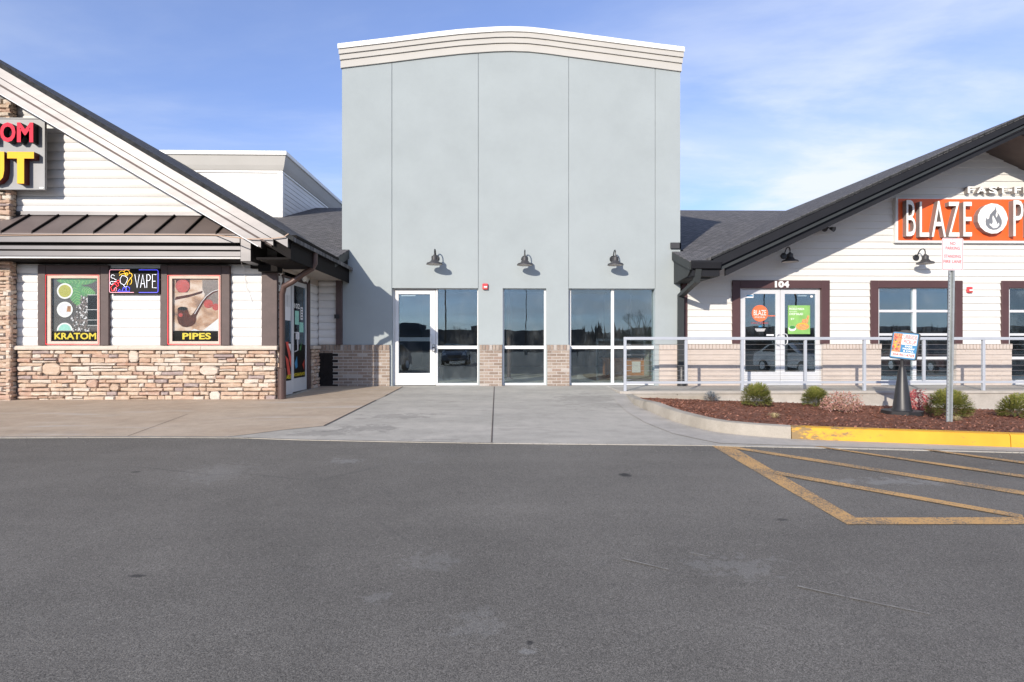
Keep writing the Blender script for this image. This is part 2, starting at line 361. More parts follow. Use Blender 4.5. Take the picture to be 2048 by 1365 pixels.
M['floor'] = plain('dusty_shop_floor', (0.58, 0.58, 0.54, 1), 0.6, var=0.15)
M['led'] = emit('red_led_strip', (0.9, 0.05, 0.06, 1), 0.9)
M['neon_w'] = emit('white_neon', (0.9, 0.92, 1.0, 1), 1.1)
M['neon_b'] = emit('blue_neon', (0.10, 0.10, 1.0, 1), 1.3)
M['neon_y'] = emit('yellow_neon', (1.0, 0.62, 0.03, 1), 1.0)
M['neon_r'] = emit('red_neon', (1.0, 0.03, 0.06, 1), 1.1)
M['neon_p'] = emit('pink_neon', (1.0, 0.45, 0.55, 1), 0.8)
M['wire'] = plain('beige_wire', (0.50, 0.36, 0.27, 1), 0.6)
M['bark'] = plain('grey_bark', (0.10, 0.085, 0.07, 1), 0.9, var=0.3, sc=8)
M['wood_mass'] = plain('bare_winter_wood', (0.085, 0.085, 0.08, 1), 0.95, var=0.5, sc=0.4)
def glass(name, refl, tint, dusty=1.0, fk=1.0):
    t = NT(name); t.t.nodes.remove(t.b)
    g = t.n('BsdfGlossy'); g.inputs['Roughness'].default_value = 0.0; g.inputs['Color'].default_value = (0.72, 0.88, 1.0, 1)
    tr = t.n('BsdfTransparent'); tr.inputs['Color'].default_value = tint
    fr = t.n('Fresnel'); fr.inputs['IOR'].default_value = 1.5
    f = t.ma('ADD', t.ma('MULTIPLY', fr.outputs[0], (1 - refl) * fk), refl, True)
    # dust film scatters a little of the sun
    d = t.n('BsdfDiffuse'); d.inputs['Color'].default_value = (0.55, 0.56, 0.55, 1)
    dust = t.rng(t.noise(3.0, 6, 0.7, t.mapped((1, 1, 0.6))), 0.42, 0.85, 0.004 * dusty, 0.06 * dusty, True)
    a = t.n('MixShader'); t.l(f, a.inputs[0]); t.l(tr.outputs[0], a.inputs[1]); t.l(g.outputs[0], a.inputs[2])
    b = t.n('MixShader'); t.l(dust, b.inputs[0]); t.l(a.outputs[0], b.inputs[1]); t.l(d.outputs[0], b.inputs[2])
    # panes are never perfectly flat
    bp = t.n('Bump'); bp.inputs['Strength'].default_value = 0.05; bp.inputs['Distance'].default_value = 0.02
    t.l(t.noise(1.3, 2), bp.inputs['Height']); t.l(bp.outputs[0], g.inputs['Normal'])
    t.l(b.outputs[0], t.o.inputs['Surface']); return t.m
M['glass'] = glass('tinted_glass', 0.11, (0.88, 0.91, 0.90, 1))
M['glass_clear'] = glass('clear_glass', 0.0, (0.92, 0.93, 0.93, 1), 0.0, 0.3)
def mulch():
    t = NT('red_brown_mulch')
    n = t.noise(38, 5, 0.75, t.mapped((1, 1.7, 1), (0, 0, R(20)), (0, 0, 0)), 1.2); n2 = t.noise(1.5, 4)
    col = t.ramp(n, [(0.26, (0.08, 0.033, 0.022, 1)), (0.42, (0.20, 0.083, 0.053, 1)), (0.60, (0.29, 0.135, 0.09, 1)), (0.75, (0.40, 0.25, 0.18, 1))])
    col = t.mix(1.0, col, t.rng(n2, 0.3, 0.7, 0.8, 1.2), 'MULTIPLY')
    t.bump(n, 1.0, 0.03)
    return t.done(col, 0.95, 0, 0.2)
M['mulch'] = mulch()
M['chips'] = plain('mulch_chips', (0.27, 0.125, 0.085, 1), 0.95, var=0.9, sc=22, spec=0.2)
def leafmat(name, cols, var=0.5):
    t = NT(name)
    col = t.ramp(t.noise(26, 3, 0.6), cols)
    m = t.done(col, 0.55, 0, 0.35)
    tl = t.n('BsdfTranslucent'); t.l(col, tl.inputs['Color'])
    mx = t.n('MixShader'); mx.inputs[0].default_value = 0.22
    t.l(t.b.outputs[0], mx.inputs[1]); t.l(tl.outputs[0], mx.inputs[2]); t.l(mx.outputs[0], t.o.inputs['Surface'])
    return m
M['shrub'] = leafmat('olive_green_sprays', [(0.28, (0.11, 0.15, 0.035, 1)), (0.5, (0.215, 0.235, 0.055, 1)), (0.70, (0.38, 0.32, 0.11, 1))])
M['shrub_pink'] = leafmat('pink_nandina_leaves', [(0.30, (0.14, 0.16, 0.07, 1)), (0.42, (0.36, 0.24, 0.15, 1)), (0.55, (0.55, 0.27, 0.25, 1)), (0.70, (0.55, 0.43, 0.35, 1))])
M['shrub_red'] = leafmat('crimson_nandina_leaves', [(0.30, (0.20, 0.02, 0.03, 1)), (0.45, (0.46, 0.06, 0.09, 1)), (0.60, (0.55, 0.22, 0.20, 1)), (0.74, (0.42, 0.25, 0.07, 1))])
M['shrub_blue'] = leafmat('blue_grey_needles', [(0.30, (0.09, 0.11, 0.13, 1)), (0.6, (0.23, 0.26, 0.29, 1))])
M['straw'] = leafmat('dry_straw_blades', [(0.30, (0.30, 0.22, 0.11, 1)), (0.65, (0.55, 0.46, 0.27, 1))])
M['carpaint_w'] = plain('white_car_paint', (0.70, 0.71, 0.72, 1), 0.25, 0, 0.5, 0.02, coat=0.6)
M['carpaint_g'] = plain('grey_blue_car_paint', (0.10, 0.13, 0.17, 1), 0.25, 0.2, 0.5, 0.02, coat=0.6)
M['carpaint_m'] = plain('maroon_car_paint', (0.13, 0.05, 0.05, 1), 0.25, 0.2, 0.5, 0.02, coat=0.6)
M['carglass'] = plain('dark_car_glass', (0.012, 0.014, 0.016, 1), 0.06)
M['tyre'] = plain('tyre_rubber', (0.02, 0.02, 0.02, 1), 0.8)
M['headlamp'] = plain('clear_headlamp', (0.75, 0.78, 0.80, 1), 0.12)

# ------------------------------------------------------------------ mesh building
WL = {}                                      # world origin of each object
class MB:
    def __init__(s): s.v = []; s.f = []; s.m = []; s.sm = []
    def add(s, vs, fs, mi=0, sm=False):
        b = len(s.v); s.v += [tuple(q) for q in vs]
        for f in fs: s.f.append([b + i for i in f]); s.m.append(mi); s.sm.append(sm)
        return s
    def box(s, x0, x1, y0, y1, z0, z1, mi=0):
        x0, x1 = min(x0, x1), max(x0, x1); y0, y1 = min(y0, y1), max(y0, y1); z0, z1 = min(z0, z1), max(z0, z1)
        v = [(x0, y0, z0), (x1, y0, z0), (x1, y1, z0), (x0, y1, z0), (x0, y0, z1), (x1, y0, z1), (x1, y1, z1), (x0, y1, z1)]
        return s.add(v, [(0, 3, 2, 1), (4, 5, 6, 7), (0, 1, 5, 4), (1, 2, 6, 5), (2, 3, 7, 6), (3, 0, 4, 7)], mi)
    def prism(s, poly, a, b, axis='y', mi=0, mi_side=None, sm=False):
        n = len(poly)
        pt = {'y': lambda p, q: (p[0], q, p[1]), 'x': lambda p, q: (q, p[0], p[1]), 'z': lambda p, q: (p[0], p[1], q)}[axis]
        v = [pt(p, a) for p in poly] + [pt(p, b) for p in poly]
        s.add(v, [tuple(range(n)), tuple(range(2 * n - 1, n - 1, -1))], mi)
        s.add(v, [(i, n + i, n + (i + 1) % n, (i + 1) % n) for i in range(n)], mi if mi_side is None else mi_side, sm)
        return s
    def flat(s, poly, y, mi=0):              # flat print facing the lot
        return s.add([(p[0], y, p[1]) for p in poly], [tuple(range(len(poly)))], mi)
    def disc(s, cx, cz, rx, rz, y, mi=0, n=28, a0=0, a1=360):
        return s.flat([(cx + rx * math.cos(R(a0 + (a1 - a0) * i / n)), cz + rz * math.sin(R(a0 + (a1 - a0) * i / n))) for i in range(n + (a1 - a0 < 360))], y, mi)
    def tube(s, path, r, n=8, mi=0, cap=True):
        pts = [Vector(p) for p in path]; rings = []
        rr = r if isinstance(r, (list, tuple)) else [r] * len(pts)
        d0 = (pts[1] - pts[0]).normalized()
        up = Vector((0, 0, 1)) if abs(d0.z) < 0.9 else Vector((1, 0, 0))
        base = len(s.v); vv = []
        for i, p in enumerate(pts):
            d = (pts[min(i + 1, len(pts) - 1)] - pts[max(i - 1, 0)]).normalized()
            a = up - d * up.dot(d); a.normalize(); up = a; b = d.cross(a)
            for k in range(n):
                an = 2 * math.pi * k / n
                vv.append(p + (a * math.cos(an) + b * math.sin(an)) * rr[i])
        fs = [(i * n + k, i * n + (k + 1) % n, (i + 1) * n + (k + 1) % n, (i + 1) * n + k) for i in range(len(pts) - 1) for k in range(n)]
        s.add(vv, fs, mi, True)
        if cap:
            s.add(vv[:n], [tuple(range(n))], mi); s.add(vv[-n:], [tuple(range(n))], mi)
        return s
    def lathe(s, prof, c, n=24, mi=0, tilt=None):
        vv = []
        for r, z in prof:
            for k in range(n):
                q = Vector((r * math.cos(2 * math.pi * k / n), r * math.sin(2 * math.pi * k / n), z))
                if tilt is not None: q = tilt @ q
                vv.append(q + Vector(c))
        fs = [(i * n + k, i * n + (k + 1) % n, (i + 1) * n + (k + 1) % n, (i + 1) * n + k) for i in range(len(prof) - 1) for k in range(n)]
        return s.add(vv, fs, mi, True)
    def bounds(s):
        return [(min(v[i] for v in s.v), max(v[i] for v in s.v)) for i in range(3)]
    def build(s, name, mats, parent=None, local=False, origin=None, bev=0.0, recalc=True):
        if not isinstance(mats, (list, tuple)): mats = [mats]
        if origin is None:
            b = s.bounds(); origin = Vector(((b[0][0] + b[0][1]) / 2, (b[1][0] + b[1][1]) / 2, b[2][0]))
        origin = Vector(origin)
        me = bpy.data.meshes.new(name)
        me.from_pydata([(v[0] - origin.x, v[1] - origin.y, v[2] - origin.z) for v in s.v], [], s.f)
        me.polygons.foreach_set('material_index', s.m); me.polygons.foreach_set('use_smooth', s.sm)
        for m in mats: me.materials.append(m)
        if recalc:
            bm = bmesh.new(); bm.from_mesh(me); bmesh.ops.recalc_face_normals(bm, faces=bm.faces); bm.to_mesh(me); bm.free()
        if any(s.sm): me.set_sharp_from_angle(angle=R(38))
        o = place(name, me, origin, parent, local)
        if bev:
            md = o.modifiers.new('bevel', 'BEVEL'); md.width = bev; md.segments = 1; md.limit_method = 'ANGLE'; md.angle_limit = R(40)
        return o
def place(name, me, at, parent=None, local=False):
    o = bpy.data.objects.new(name, me); COL.objects.link(o); at = Vector(at)
    if parent is not None:
        o.parent = parent
        if local: o.location = at; WL[o] = WL[parent] + at
        else: o.location = at - WL[parent]; WL[o] = at
    else: o.location = at; WL[o] = at
    return o
def tag(o, label, cat, group=None):
    o['label'] = label; o['category'] = cat
    if group: o['group'] = group
    return o
def thing(name, label, cat, at, group=None, rot=(0, 0, 0)):
    o = bpy.data.objects.new(name, None); COL.objects.link(o); o.empty_display_size = 0.2
    o.location = Vector(at); o.rotation_euler = rot; WL[o] = Vector(at)
    return tag(o, label, cat, group)
def structure(o, kind='structure'): o['kind'] = kind; return o
def copy_tree(o, parent=None):
    c = o.copy(); COL.objects.link(c); WL[c] = WL[o].copy()
    if parent is not None: c.parent = parent
    for ch in list(o.children): copy_tree(ch, c)
    return c
_tc = {}
def glyphs(s, bold=0.0):
    if (s, bold) in _tc: return _tc[(s, bold)]
    cu = bpy.data.curves.new('lettering', 'FONT'); cu.body = s; cu.size = 1; cu.resolution_u = 3
    cu.offset = bold; cu.fill_mode = 'FRONT'
    ob = bpy.data.objects.new('lettering', cu); COL.objects.link(ob)
    dg = bpy.context.evaluated_depsgraph_get(); ev = ob.evaluated_get(dg); me = ev.to_mesh()
    V = [(v.co.x, v.co.y) for v in me.vertices]; Fc = [tuple(p.vertices) for p in me.polygons]
    ev.to_mesh_clear(); bpy.data.objects.remove(ob); bpy.data.curves.remove(cu)
    if not V: V, Fc = [(0, 0), (1, 0), (1, 1)], [(0, 1, 2)]
    x0 = min(v[0] for v in V); x1 = max(v[0] for v in V); y0 = min(v[1] for v in V); y1 = max(v[1] for v in V)
    _tc[(s, bold)] = ([((a - x0) / (x1 - x0), (b - y0) / (y1 - y0)) for a, b in V], Fc, (x1 - x0) / (y1 - y0))
    return _tc[(s, bold)]
def letter(mb, s, x0, x1, z0, z1, y, depth=0.0, mi=0, mi_side=None, bold=0.0):
    """a word filling the rectangle, its face at y - depth"""
    V, Fc, _ = glyphs(s, bold)
    pts = [(x0 + (x1 - x0) * a, z0 + (z1 - z0) * b) for a, b in V]; n = len(pts)
    mb.add([(a, y - depth, b) for a, b in pts], Fc, mi)
    if depth:
        cnt = {}
        for f in Fc:
            for i in range(len(f)):
                e = (f[i], f[(i + 1) % len(f)]); cnt[e] = 1
        edge = [e for e in cnt if (e[1], e[0]) not in cnt]
        vv = [(a, y - depth, b) for a, b in pts] + [(a, y, b) for a, b in pts]
        mb.add(vv, [(e[0], e[1], n + e[1], n + e[0]) for e in edge], mi if mi_side is None else mi_side)
    return mb
# ------------------------------------------------------------------ ground
KERB_FOOT = [(1247, 788), (1256, 797), (1267, 810), (1281, 817), (1301, 825), (1322, 834.5), (1345, 843.5), (1386, 855.5), (1415, 862.5), (1448, 868), (1510, 874.2), (1582, 879.3),
             (1583, 879.4), (1700, 884), (1850, 889.8), (2022, 896), (2023, 896.04), (2048, 897), (2500, 914), (3300, 944)]
def make_ground():
    mb = MB(); k_ = [PG(x, y) for x, y in KERB_FOOT]
    near = [(-600, -3), (600, -3), (600, k_[-1].y)] + [(p.x + .05, p.y + .03) for p in k_[::-1]] + [(k_[0].x + .03, 12.9), (-600, 12.9)]
    mb.add([(x, y, gz(y) - 0.006) for x, y in near], [tuple(range(len(near)))])
    zz = gz(-3) - 0.006
    mb.add([(-600, -600, zz), (600, -600, zz), (600, -3, zz), (-600, -3, zz)], [(0, 1, 2, 3)])
    mb.add([(-600, 12.9, -.006), (2.5, 12.9, -.006), (2.5, 13.0, -.006), (600, 13.0, -.006), (600, 160, -.006), (-600, 160, -.006)], [(0, 1, 2, 3, 4, 5)])
    lot = structure(mb.build('asphalt_lot', M['asphalt'], origin=(0, 0, 0)))
    # ochre hatch lines
    for pts in ([(1423.6, 891.7), (1465, 893.3), (1722, 1041), (1694.8, 1048.6)],
                [(1712, 1035.3), (2500, 1033), (2500, 1047.5), (1697, 1048.6)],
                [(1469, 893.4), (2046, 982), (2385, 1034.2), (2345, 1035), (2046, 990), (1462, 896.5)],
                [(1541, 940.5), (2046, 1030), (2046, 1037.5), (1554, 949.5)],
                [(1640, 893.2), (2046, 950.5), (2500, 1014), (2500, 1020), (2046, 956), (1628, 893.4)],
                [(1866, 900.5), (2046, 924), (2500, 983), (2500, 989), (2046, 928), (1845, 900)]):
        m = MB(); k = len(pts); lift = 0.0
        m.add([PG(x, y, -0.002 + 0.0012 * len(lot.children)) for x, y in pts], [tuple(range(k))])
        m.build('painted_line', M['line'], lot)
    for a, b, w in (((1245, 1117), (1338, 1139), .014), ((1595, 1172), (1690, 1193), .016), ((1700, 1195), (1860, 1228), .012), ((1380, 1105), (1420, 1113), .014)):
        p, q = PG(*a, .0), PG(*b, .0); d = (q - p).normalized(); n = Vector((-d.y, d.x, 0)) * w / 2
        m = MB(); m.add([p - n, q - n * .6, q + n * .6, p + n], [(0, 1, 2, 3)]); m.build('worn_line', M['scuff'], lot)
    rg = random.Random(6); m = MB()
    for _ in range(900):
        x = rg.uniform(0, 2048); e = 884 + (x - 770) * .0135 if x > 770 else 875.5 + max(0, x - 400) * .022
        p = PG(x, e + abs(rg.gauss(0, 1)) * 9 - rg.random() * 3, .004); s_ = rg.uniform(.002, .007); a = rg.uniform(0, 3)
        m.add([p + Vector((s_ * math.cos(a + k * 2.1), s_ * math.sin(a + k * 2.1), 0)) for k in range(3)] + [p + Vector((0, 0, s_))], [(0, 1, 3), (1, 2, 3), (2, 0, 3)])
    structure(m.build('grit', M['grit'], recalc=False), 'stuff')
    edge = [(-500, 871), (0, 876), (300, 875), (480, 876), (600, 880), (770, 883.5), (985, 887), (1300, 890), (1420, 891.5), (1700, 897.5), (2048, 906), (2500, 918), (3300, 949)]
    m = MB(); e3 = [PG(x, y, 0.002) for x, y in edge]
    lo = [p + Vector((.05, .03, .002)) for p in k_[::-1]] + [Vector((k_[0].x + .03, 12.93, gz(12.93) + 0.002)), Vector((e3[0].x, 12.93, gz(12.93) + 0.002))]
    ed = [Vector((v.x, v.y, v.z - 0.05)) for v in e3]
    m.add(e3 + lo, [tuple(range(len(e3) + len(lo)))])
    m.add(e3 + ed, [(i, i + 1, len(e3) + i + 1, len(e3) + i) for i in range(len(e3) - 1)])
    apron = structure(m.build('concrete_apron', M['concrete'], origin=(0, 9, -0.1), recalc=False))
    m = MB(); pts = [(-500, 870), (0, 874.6), (300, 873.8), (455, 874.6), (500, 869.5), (565, 861), (648, 853), (754, 800.5), (769, 793.5), (806, 774.3)]
    v = [PG(x, y, 0.006) for x, y in pts] + [Vector((-4.0, 12.86, gz(12.86) + 0.006)), Vector((-4.0, 10.7, gz(10.7) + 0.006)), Vector((-14, 10.7, gz(10.7) + 0.006))]
    m.add(v, [tuple(range(len(v)))])
    structure(m.build('tan_concrete_walk', M['tan_concrete'], origin=(-5, 9, -0.1), recalc=False))
    def strip(name, a, b, w, mat, par, lift):
        p, q = PG(*a, lift), PG(*b, lift); d = (q - p).normalized(); n = Vector((-d.y, d.x, 0)) * w / 2
        m = MB(); m.add([p - n, q - n, q + n, p + n], [(0, 1, 2, 3)]); m.build(name, mat, par)
    strip('joint', (988.5, 774), (983.2, 886.5), 0.016, M['mortar_dark'], apron, 0.006)
    strip('joint', (806, 774.4), (769, 793.5), 0.014, M['mortar_dark'], apron, 0.010)
    strip('joint', (752, 801.3), (648, 853), 0.02, M['mortar_dark'], apron, 0.010)
    strip('joint', (375, 830), (255, 874), 0.008, M['mortar_dark'], apron, 0.010)
    for a, b in zip(edge[1:6], edge[2:7]): strip('edge_strip', a, b, 0.022, M['walk'], apron, 0.0105)
    return lot, apron
LOT, APRON = make_ground()

# ------------------------------------------------------------------ kerb, planting bed, raised walk
def make_bed():
    line = [(1247, 788, 0.0, 0), (1256, 797, 0.04, 0), (1267, 810, 0.10, 0), (1281, 817, 0.13, 0), (1301, 825, 0.15, 0), (1322, 834.5, 0.15, 0), (1345, 843.5, 0.15, 0), (1386, 855.5, 0.15, 0), (1415, 862.5, 0.15, 0),
            (1448, 868, 0.15, 0), (1510, 874.2, 0.15, 0), (1582, 879.3, 0.15, 0), (1583, 879.4, 0.15, 1), (1700, 884, 0.15, 1), (1850, 889.8, 0.15, 1), (2022, 896, 0.15, 1), (2023, 896.04, 0.15, 2), (2048, 897, 0.15, 2), (2500, 914, 0.15, 2), (3300, 944, 0.15, 2)]
    O = [PG(x, y, 0.0) for x, y, h, g in line]; nrm = []
    for i in range(len(O)):
        a, b = O[max(0, i - 1)], O[min(len(O) - 1, i + 1)]
        if (b - a).length < 0.02: a, b = O[max(0, i - 2)], O[min(len(O) - 1, i + 2)]
        d = (b - a); d.z = 0; d.normalize(); nrm.append(Vector((-d.y, d.x, 0)))
    inner = []
    def sect(i):
        h = line[i][2]; o, n = O[i], nrm[i]
        return [o + Vector((0, 0, -0.06)), o + n * 0.018 + Vector((0, 0, h - 0.025)), o + n * 0.03 + Vector((0, 0, h - 0.006)), o + n * 0.05 + Vector((0, 0, h)), o + n * 0.16 + Vector((0, 0, h)), o + n * 0.16 + Vector((0, 0, -0.3))]
    for i in range(len(O)): s = sect(i); inner.append(s[4])
    for g, nm, mt in ((0, 'kerb', 'kerb'), (1, 'yellow_kerb', 'yellow_kerb'), (2, 'yellow_kerb', 'yellow_kerb')):
        idx = [i for i in range(len(O)) if line[i][3] == g]
        m = MB(); vv = []
        for i in idx:
            q = sect(i)
            if g and i == idx[0]: q = [p + (O[i + 1] - O[i]).normalized() * (0.006 if g == 1 else 0.003) for p in q]
            vv += q
        m.add(vv, [(a * 6 + k, (a + 1) * 6 + k, (a + 1) * 6 + k + 1, a * 6 + k + 1) for a in range(len(idx) - 1) for k in range(5)], 0, True)
        m.add(vv[:6], [tuple(range(6))]); m.add(vv[-6:], [tuple(range(6))])
        structure(m.build(nm, M[mt]))
    # gutter pan at the kerb's foot, a sheet a few millimetres up
    pan = [PG(x, y, 0.007) for x, y in ((1222, 790), (1234, 806), (1256, 826), (1290, 846), (1345, 868), (1400, 880), (1440, 888), (1580, 892), (1700, 895.5), (1850, 899.5), (2048, 904.5), (2500, 916.5))]
    m = MB(); oo = [o + Vector((0, 0, 0.007)) for o in O][::-1]
    m.add(pan + oo, [tuple(range(len(pan) + len(oo)))]); structure(m.build('gutter_pan', M['walk'], recalc=False))
    # mulch
    YW = 11.30
    def wall_pt(x): return Vector((x, YW, -0.13 - max(0, x - 2.9) * 0.0355))
    K = [inner[i] - Vector((0, 0, 0.018)) for i in range(2, len(inner))]
    KS = []
    for a, b in zip(K[:-1], K[1:]):
        n = max(1, int((b - a).length / 0.12)); KS += [a.lerp(b, k / n) for k in range(n)]
    KS.append(K[-1]); NR = 40; tot = len(KS); vv = []
    x_end = KS[-1].x + 3
    for j, k in enumerate(KS):
        w = wall_pt(2.62 + (x_end - 2.62) * (j / (tot - 1)) ** 1.0)
        if k.y > YW - 0.02: w = Vector((k.x + 0.02, YW, k.z))
        for r in range(NR + 1):
            p = k.lerp(w, r / NR); e = math.sin(math.pi * r / NR)
            p.z += e * -0.035 + (mnoise.noise(Vector((p.x * 3.1, p.y * 3.1, 0))) * 0.016 + mnoise.noise(Vector((p.x * 17, p.y * 17, 5))) * 0.011) * (0.4 + e)
            vv.append(p)
    m = MB(); m.add(vv, [(j * (NR + 1) + r, (j + 1) * (NR + 1) + r, (j + 1) * (NR + 1) + r + 1, j * (NR + 1) + r + 1) for j in range(tot - 1) for r in range(NR)], 0, True)
    bed = structure(m.build('mulch_bed', M['mulch'], recalc=False))
    rnd = random.Random(3); mc = MB()
    for _ in range(11000):
        i = rnd.randrange(len(vv) - NR - 2); p = vv[i] + Vector((rnd.uniform(-.06, .06), rnd.uniform(-.05, .05), 0))
        if p.x > 11.5: continue
        L = rnd.uniform(0.012, 0.04); W = rnd.uniform(0.004, 0.011); an = rnd.uniform(0, math.pi)
        d = Vector((math.cos(an), math.sin(an), rnd.uniform(-.45, .45))).normalized() * L; q = Vector((-math.sin(an), math.cos(an), rnd.uniform(-.5, .5))) * W
        t = Vector((0, 0, rnd.uniform(0.002, 0.012)))
        mc.add([p - d + t, p + q + t * 1.4, p + d + t, p - q + t * 0.6], [(0, 1, 2), (0, 2, 3)])
    structure(mc.build('mulch_chips', M['chips'], recalc=False), 'stuff')
    def ground_at(x, y):
        best = min(vv, key=lambda p: (p.x - x) ** 2 + (p.y - y) ** 2); return best.z
    return bed, ground_at
BED, bed_z = make_bed()
def make_walk():
    m = MB(); m.prism([(2.40, 0.0), (2.40, -0.045), (2.6, -0.9), (26, -0.9), (26, 0.0)], 11.34, 12.9, 'y')
    w = structure(m.build('raised_walk', M['walk'], bev=0.01))
    m = MB(); m.box(2.42, 26, 11.315, 11.34, -0.055, -0.004); m.build('walk_nosing', M['walk'], w, bev=0.005)
    for x in (3.55, 4.95, 6.9, 8.85, 10.8): m = MB(); m.box(x - .006, x + .006, 11.334, 11.338, -0.6, -0.055); m.build('joint', M['mortar_dark'], w)
    # low concrete step wall seen under the rail's end
    m = MB(); m.box(2.52, 4.3, 11.28, 11.338, -0.4, -0.082); m.build('footing', M['kerb'], w, bev=0.008)
    return w
WALK = make_walk()

# ------------------------------------------------------------------ tower
YT = 12.9
TOWER = thing('stucco_tower', 'tall pale blue stucco shop tower with arched cream cornice and glass storefront', 'building', (0, YT, 0))
ARCH = [(676, 136.6), (683, 135.8), (784, 123.8), (860, 114.3), (920, 107.7), (956, 105), (990, 102.8), (1021, 102.1), (1057, 103.2), (1095, 107.2), (1137, 113), (1220, 123.9), (1310, 135.8), (1366, 143.1)]
def arch_y(px):
    for (a, b), (c, d) in zip(ARCH[:-1], ARCH[1:]):
        if a <= px <= c: return b + (d - b) * (px - a) / (c - a)
    return 140
def arch_z(px): return za(arch_y(px), YT, px)
TX = lambda px: xa(px, YT)
TZ = lambda py: za(py, YT)
def tower_panels():
    g = 0.006
    def top(p0, p1):
        ps = [p0] + [a for a, b in ARCH if p0 + 3 < a < p1 - 3] + [p1]
        return [(TX(p), arch_z(p) + 0.06) for p in ps]
    def panel(p0, p1, poly_bottom):
        t = top(p0, p1); t[0] = (t[0][0] + g, t[0][1]); t[-1] = (t[-1][0] - g, t[-1][1])
        m = MB(); m.prism(poly_bottom + t[::-1], YT, YT + 0.03); return m.build('stucco_panel', M['stucco'], TOWER)
    zb, zh = TZ(690), TZ(577)
    L = lambda p: TX(p) + g
    Rr = lambda p: TX(p) - g
    panel(683.5, 783.8, [(L(683.5), zb), (Rr(783.8), zb)])
    panel(783.8, 956.6, [(L(783.8), zh), (Rr(956.6), zh)])
    panel(956.6, 1137.4, [(L(956.6), zb), (TX(1005.5), zb), (TX(1005.5), zh), (TX(1092.5), zh), (TX(1092.5), zb), (Rr(1137.4), zb)])
    panel(1137.4, 1310.4, [(L(1137.4), zh), (Rr(1310.4), zh)])
    panel(1310.4, 1361, [(L(1310.4), zb), (Rr(1361), zb)])
    # wall body behind the panels, with the three openings left free
    m = MB(); y0, y1 = YT + 0.018, YT + 0.30
    for a, b, z0 in ((684, 784.2, -.1), (784.2, 956.2, zh), (956.2, 1005.2, -.1), (1005.2, 1092.8, zh), (1092.8, 1137.8, -.1), (1137.8, 1310, zh), (1310, 1360.5, -.1)):
        m.box(TX(a), TX(b), y0, y1, z0 + (0.004 if z0 > 0 else 0), min(arch_z(a), arch_z(b)) + 0.15)
    m.box(TX(684), TX(684) + 0.25, y1, YT + 11, -.1, arch_z(684) + .1)
    m.box(TX(1360.5) - 0.25, TX(1360.5), y1, YT + 11, 3.1, arch_z(1360) + .1)
    m.box(TX(684), TX(1360.5), YT + 11, YT + 11.25, -.1, arch_z(684) + .2)
    m.build('wall', M['stucco'], TOWER)
    m = MB(); m.box(TX(684) + .26, TX(1360.5) - .26, y1 + .01, YT + 10.98, 6.3, 6.5); m.build('roof_deck', M['room_dark'], TOWER)
    # cornice: four arched bands, each stepping out
    def band(name, off0, off1, out, mat):
        yb = YT - out
        def pt(p, y):
            x = xa(p, yb)
            if p < 680: x = TX(683.3) - out * .45
            if p > 1362: x = TX(1361.2) + out * .45
            return (x, za(y, yb, p))
        poly = [pt(p, y - off0) for p, y in ARCH] + [pt(p, y - off1) for p, y in ARCH][::-1]
        m = MB(); m.prism(poly, yb, YT + 11.3 + out * .5); m.build(name, mat, TOWER, bev=0.01)
    band('cornice_band', 0, 14.7, 0.035, M['cornice']); band('cornice_band', 16.6, 26.6, 0.065, M['cornice'])
    band('cornice_band', 28.5, 39.5, 0.095, M['cornice']); band('cornice_core', 1, 40.5, 0.015, M['cornice'])
    band('coping', 39.7, 49.2, 0.125, M['cap'])
tower_panels()
random.seed(21)
def brick_pier(par, name, x0, x1, yf, z0, z1, matB, matM, cap=True, course=0.0677, bl=0.205, proud=0.012, overhang=0.0, gap=0.010, core_in=.008, stain=None):
    """mortar core with every brick its own piece; a soldier course on top"""
    m = MB(); m.box(x0 + .004, x1 - .004, yf + core_in, yf + 0.16, z0, z1 - 0.004)
    core = m.build(name, matM, par)
    if stain: m = MB(); m.box(stain[0], stain[1] - .03, yf + core_in - .004, yf + core_in - .0005, z0, stain[2] - .01); m.build('mortar_stain', M['stained_brick'], core)
    ch = 0.125 if cap else 0.0; zt = z1 - ch; meshes = {}
    def put(xa_, xb_, za_, zb_, y, dep=0.07):
        w, h = round(xb_ - xa_, 4), round(zb_ - za_, 4); st = stain is not None and stain[0] < (xa_ + xb_) / 2 < stain[1] and zb_ < stain[2]; key = (w, h, dep, st)
        if key not in meshes:
            b = MB(); b.box(-w / 2, w / 2, 0, dep, 0, h); c = 0.003
            b.v = [(v[0] - math.copysign(c, v[0]) if v[1] == 0 else v[0], v[1], (v[2] + (c if v[2] == 0 else -c)) if v[1] == 0 else v[2]) for v in b.v]
            me = bpy.data.meshes.new('brick'); me.from_pydata(b.v, [], b.f); me.materials.append(M['stained_brick'] if st else matB); meshes[key] = me
        place('brick', meshes[key], ((xa_ + xb_) / 2, y + random.uniform(-.0025, .0025), za_), core)
    n = max(1, round((zt - z0) / course)); c = (zt - z0) / n
    for r in range(n):
        x = x0 - (bl + gap) / 2 * (r % 2)
        while x < x1 - 0.01:
            a, b = max(x, x0), min(x + bl, x1)
            if b - a > 0.025: put(a, b, z0 + r * c + gap / 2, z0 + (r + 1) * c - gap / 2, yf)
            x += bl + gap
    if cap:
        k = max(1, round((x1 - x0 + 2 * overhang) / 0.0777)); w = (x1 - x0 + 2 * overhang) / k
        for i in range(k): put(x0 - overhang + i * w + .005, x0 - overhang + (i + 1) * w - .005, zt + .004, z1, yf - proud, 0.08)
    return core
ZB = TZ(690)
PIER = {}
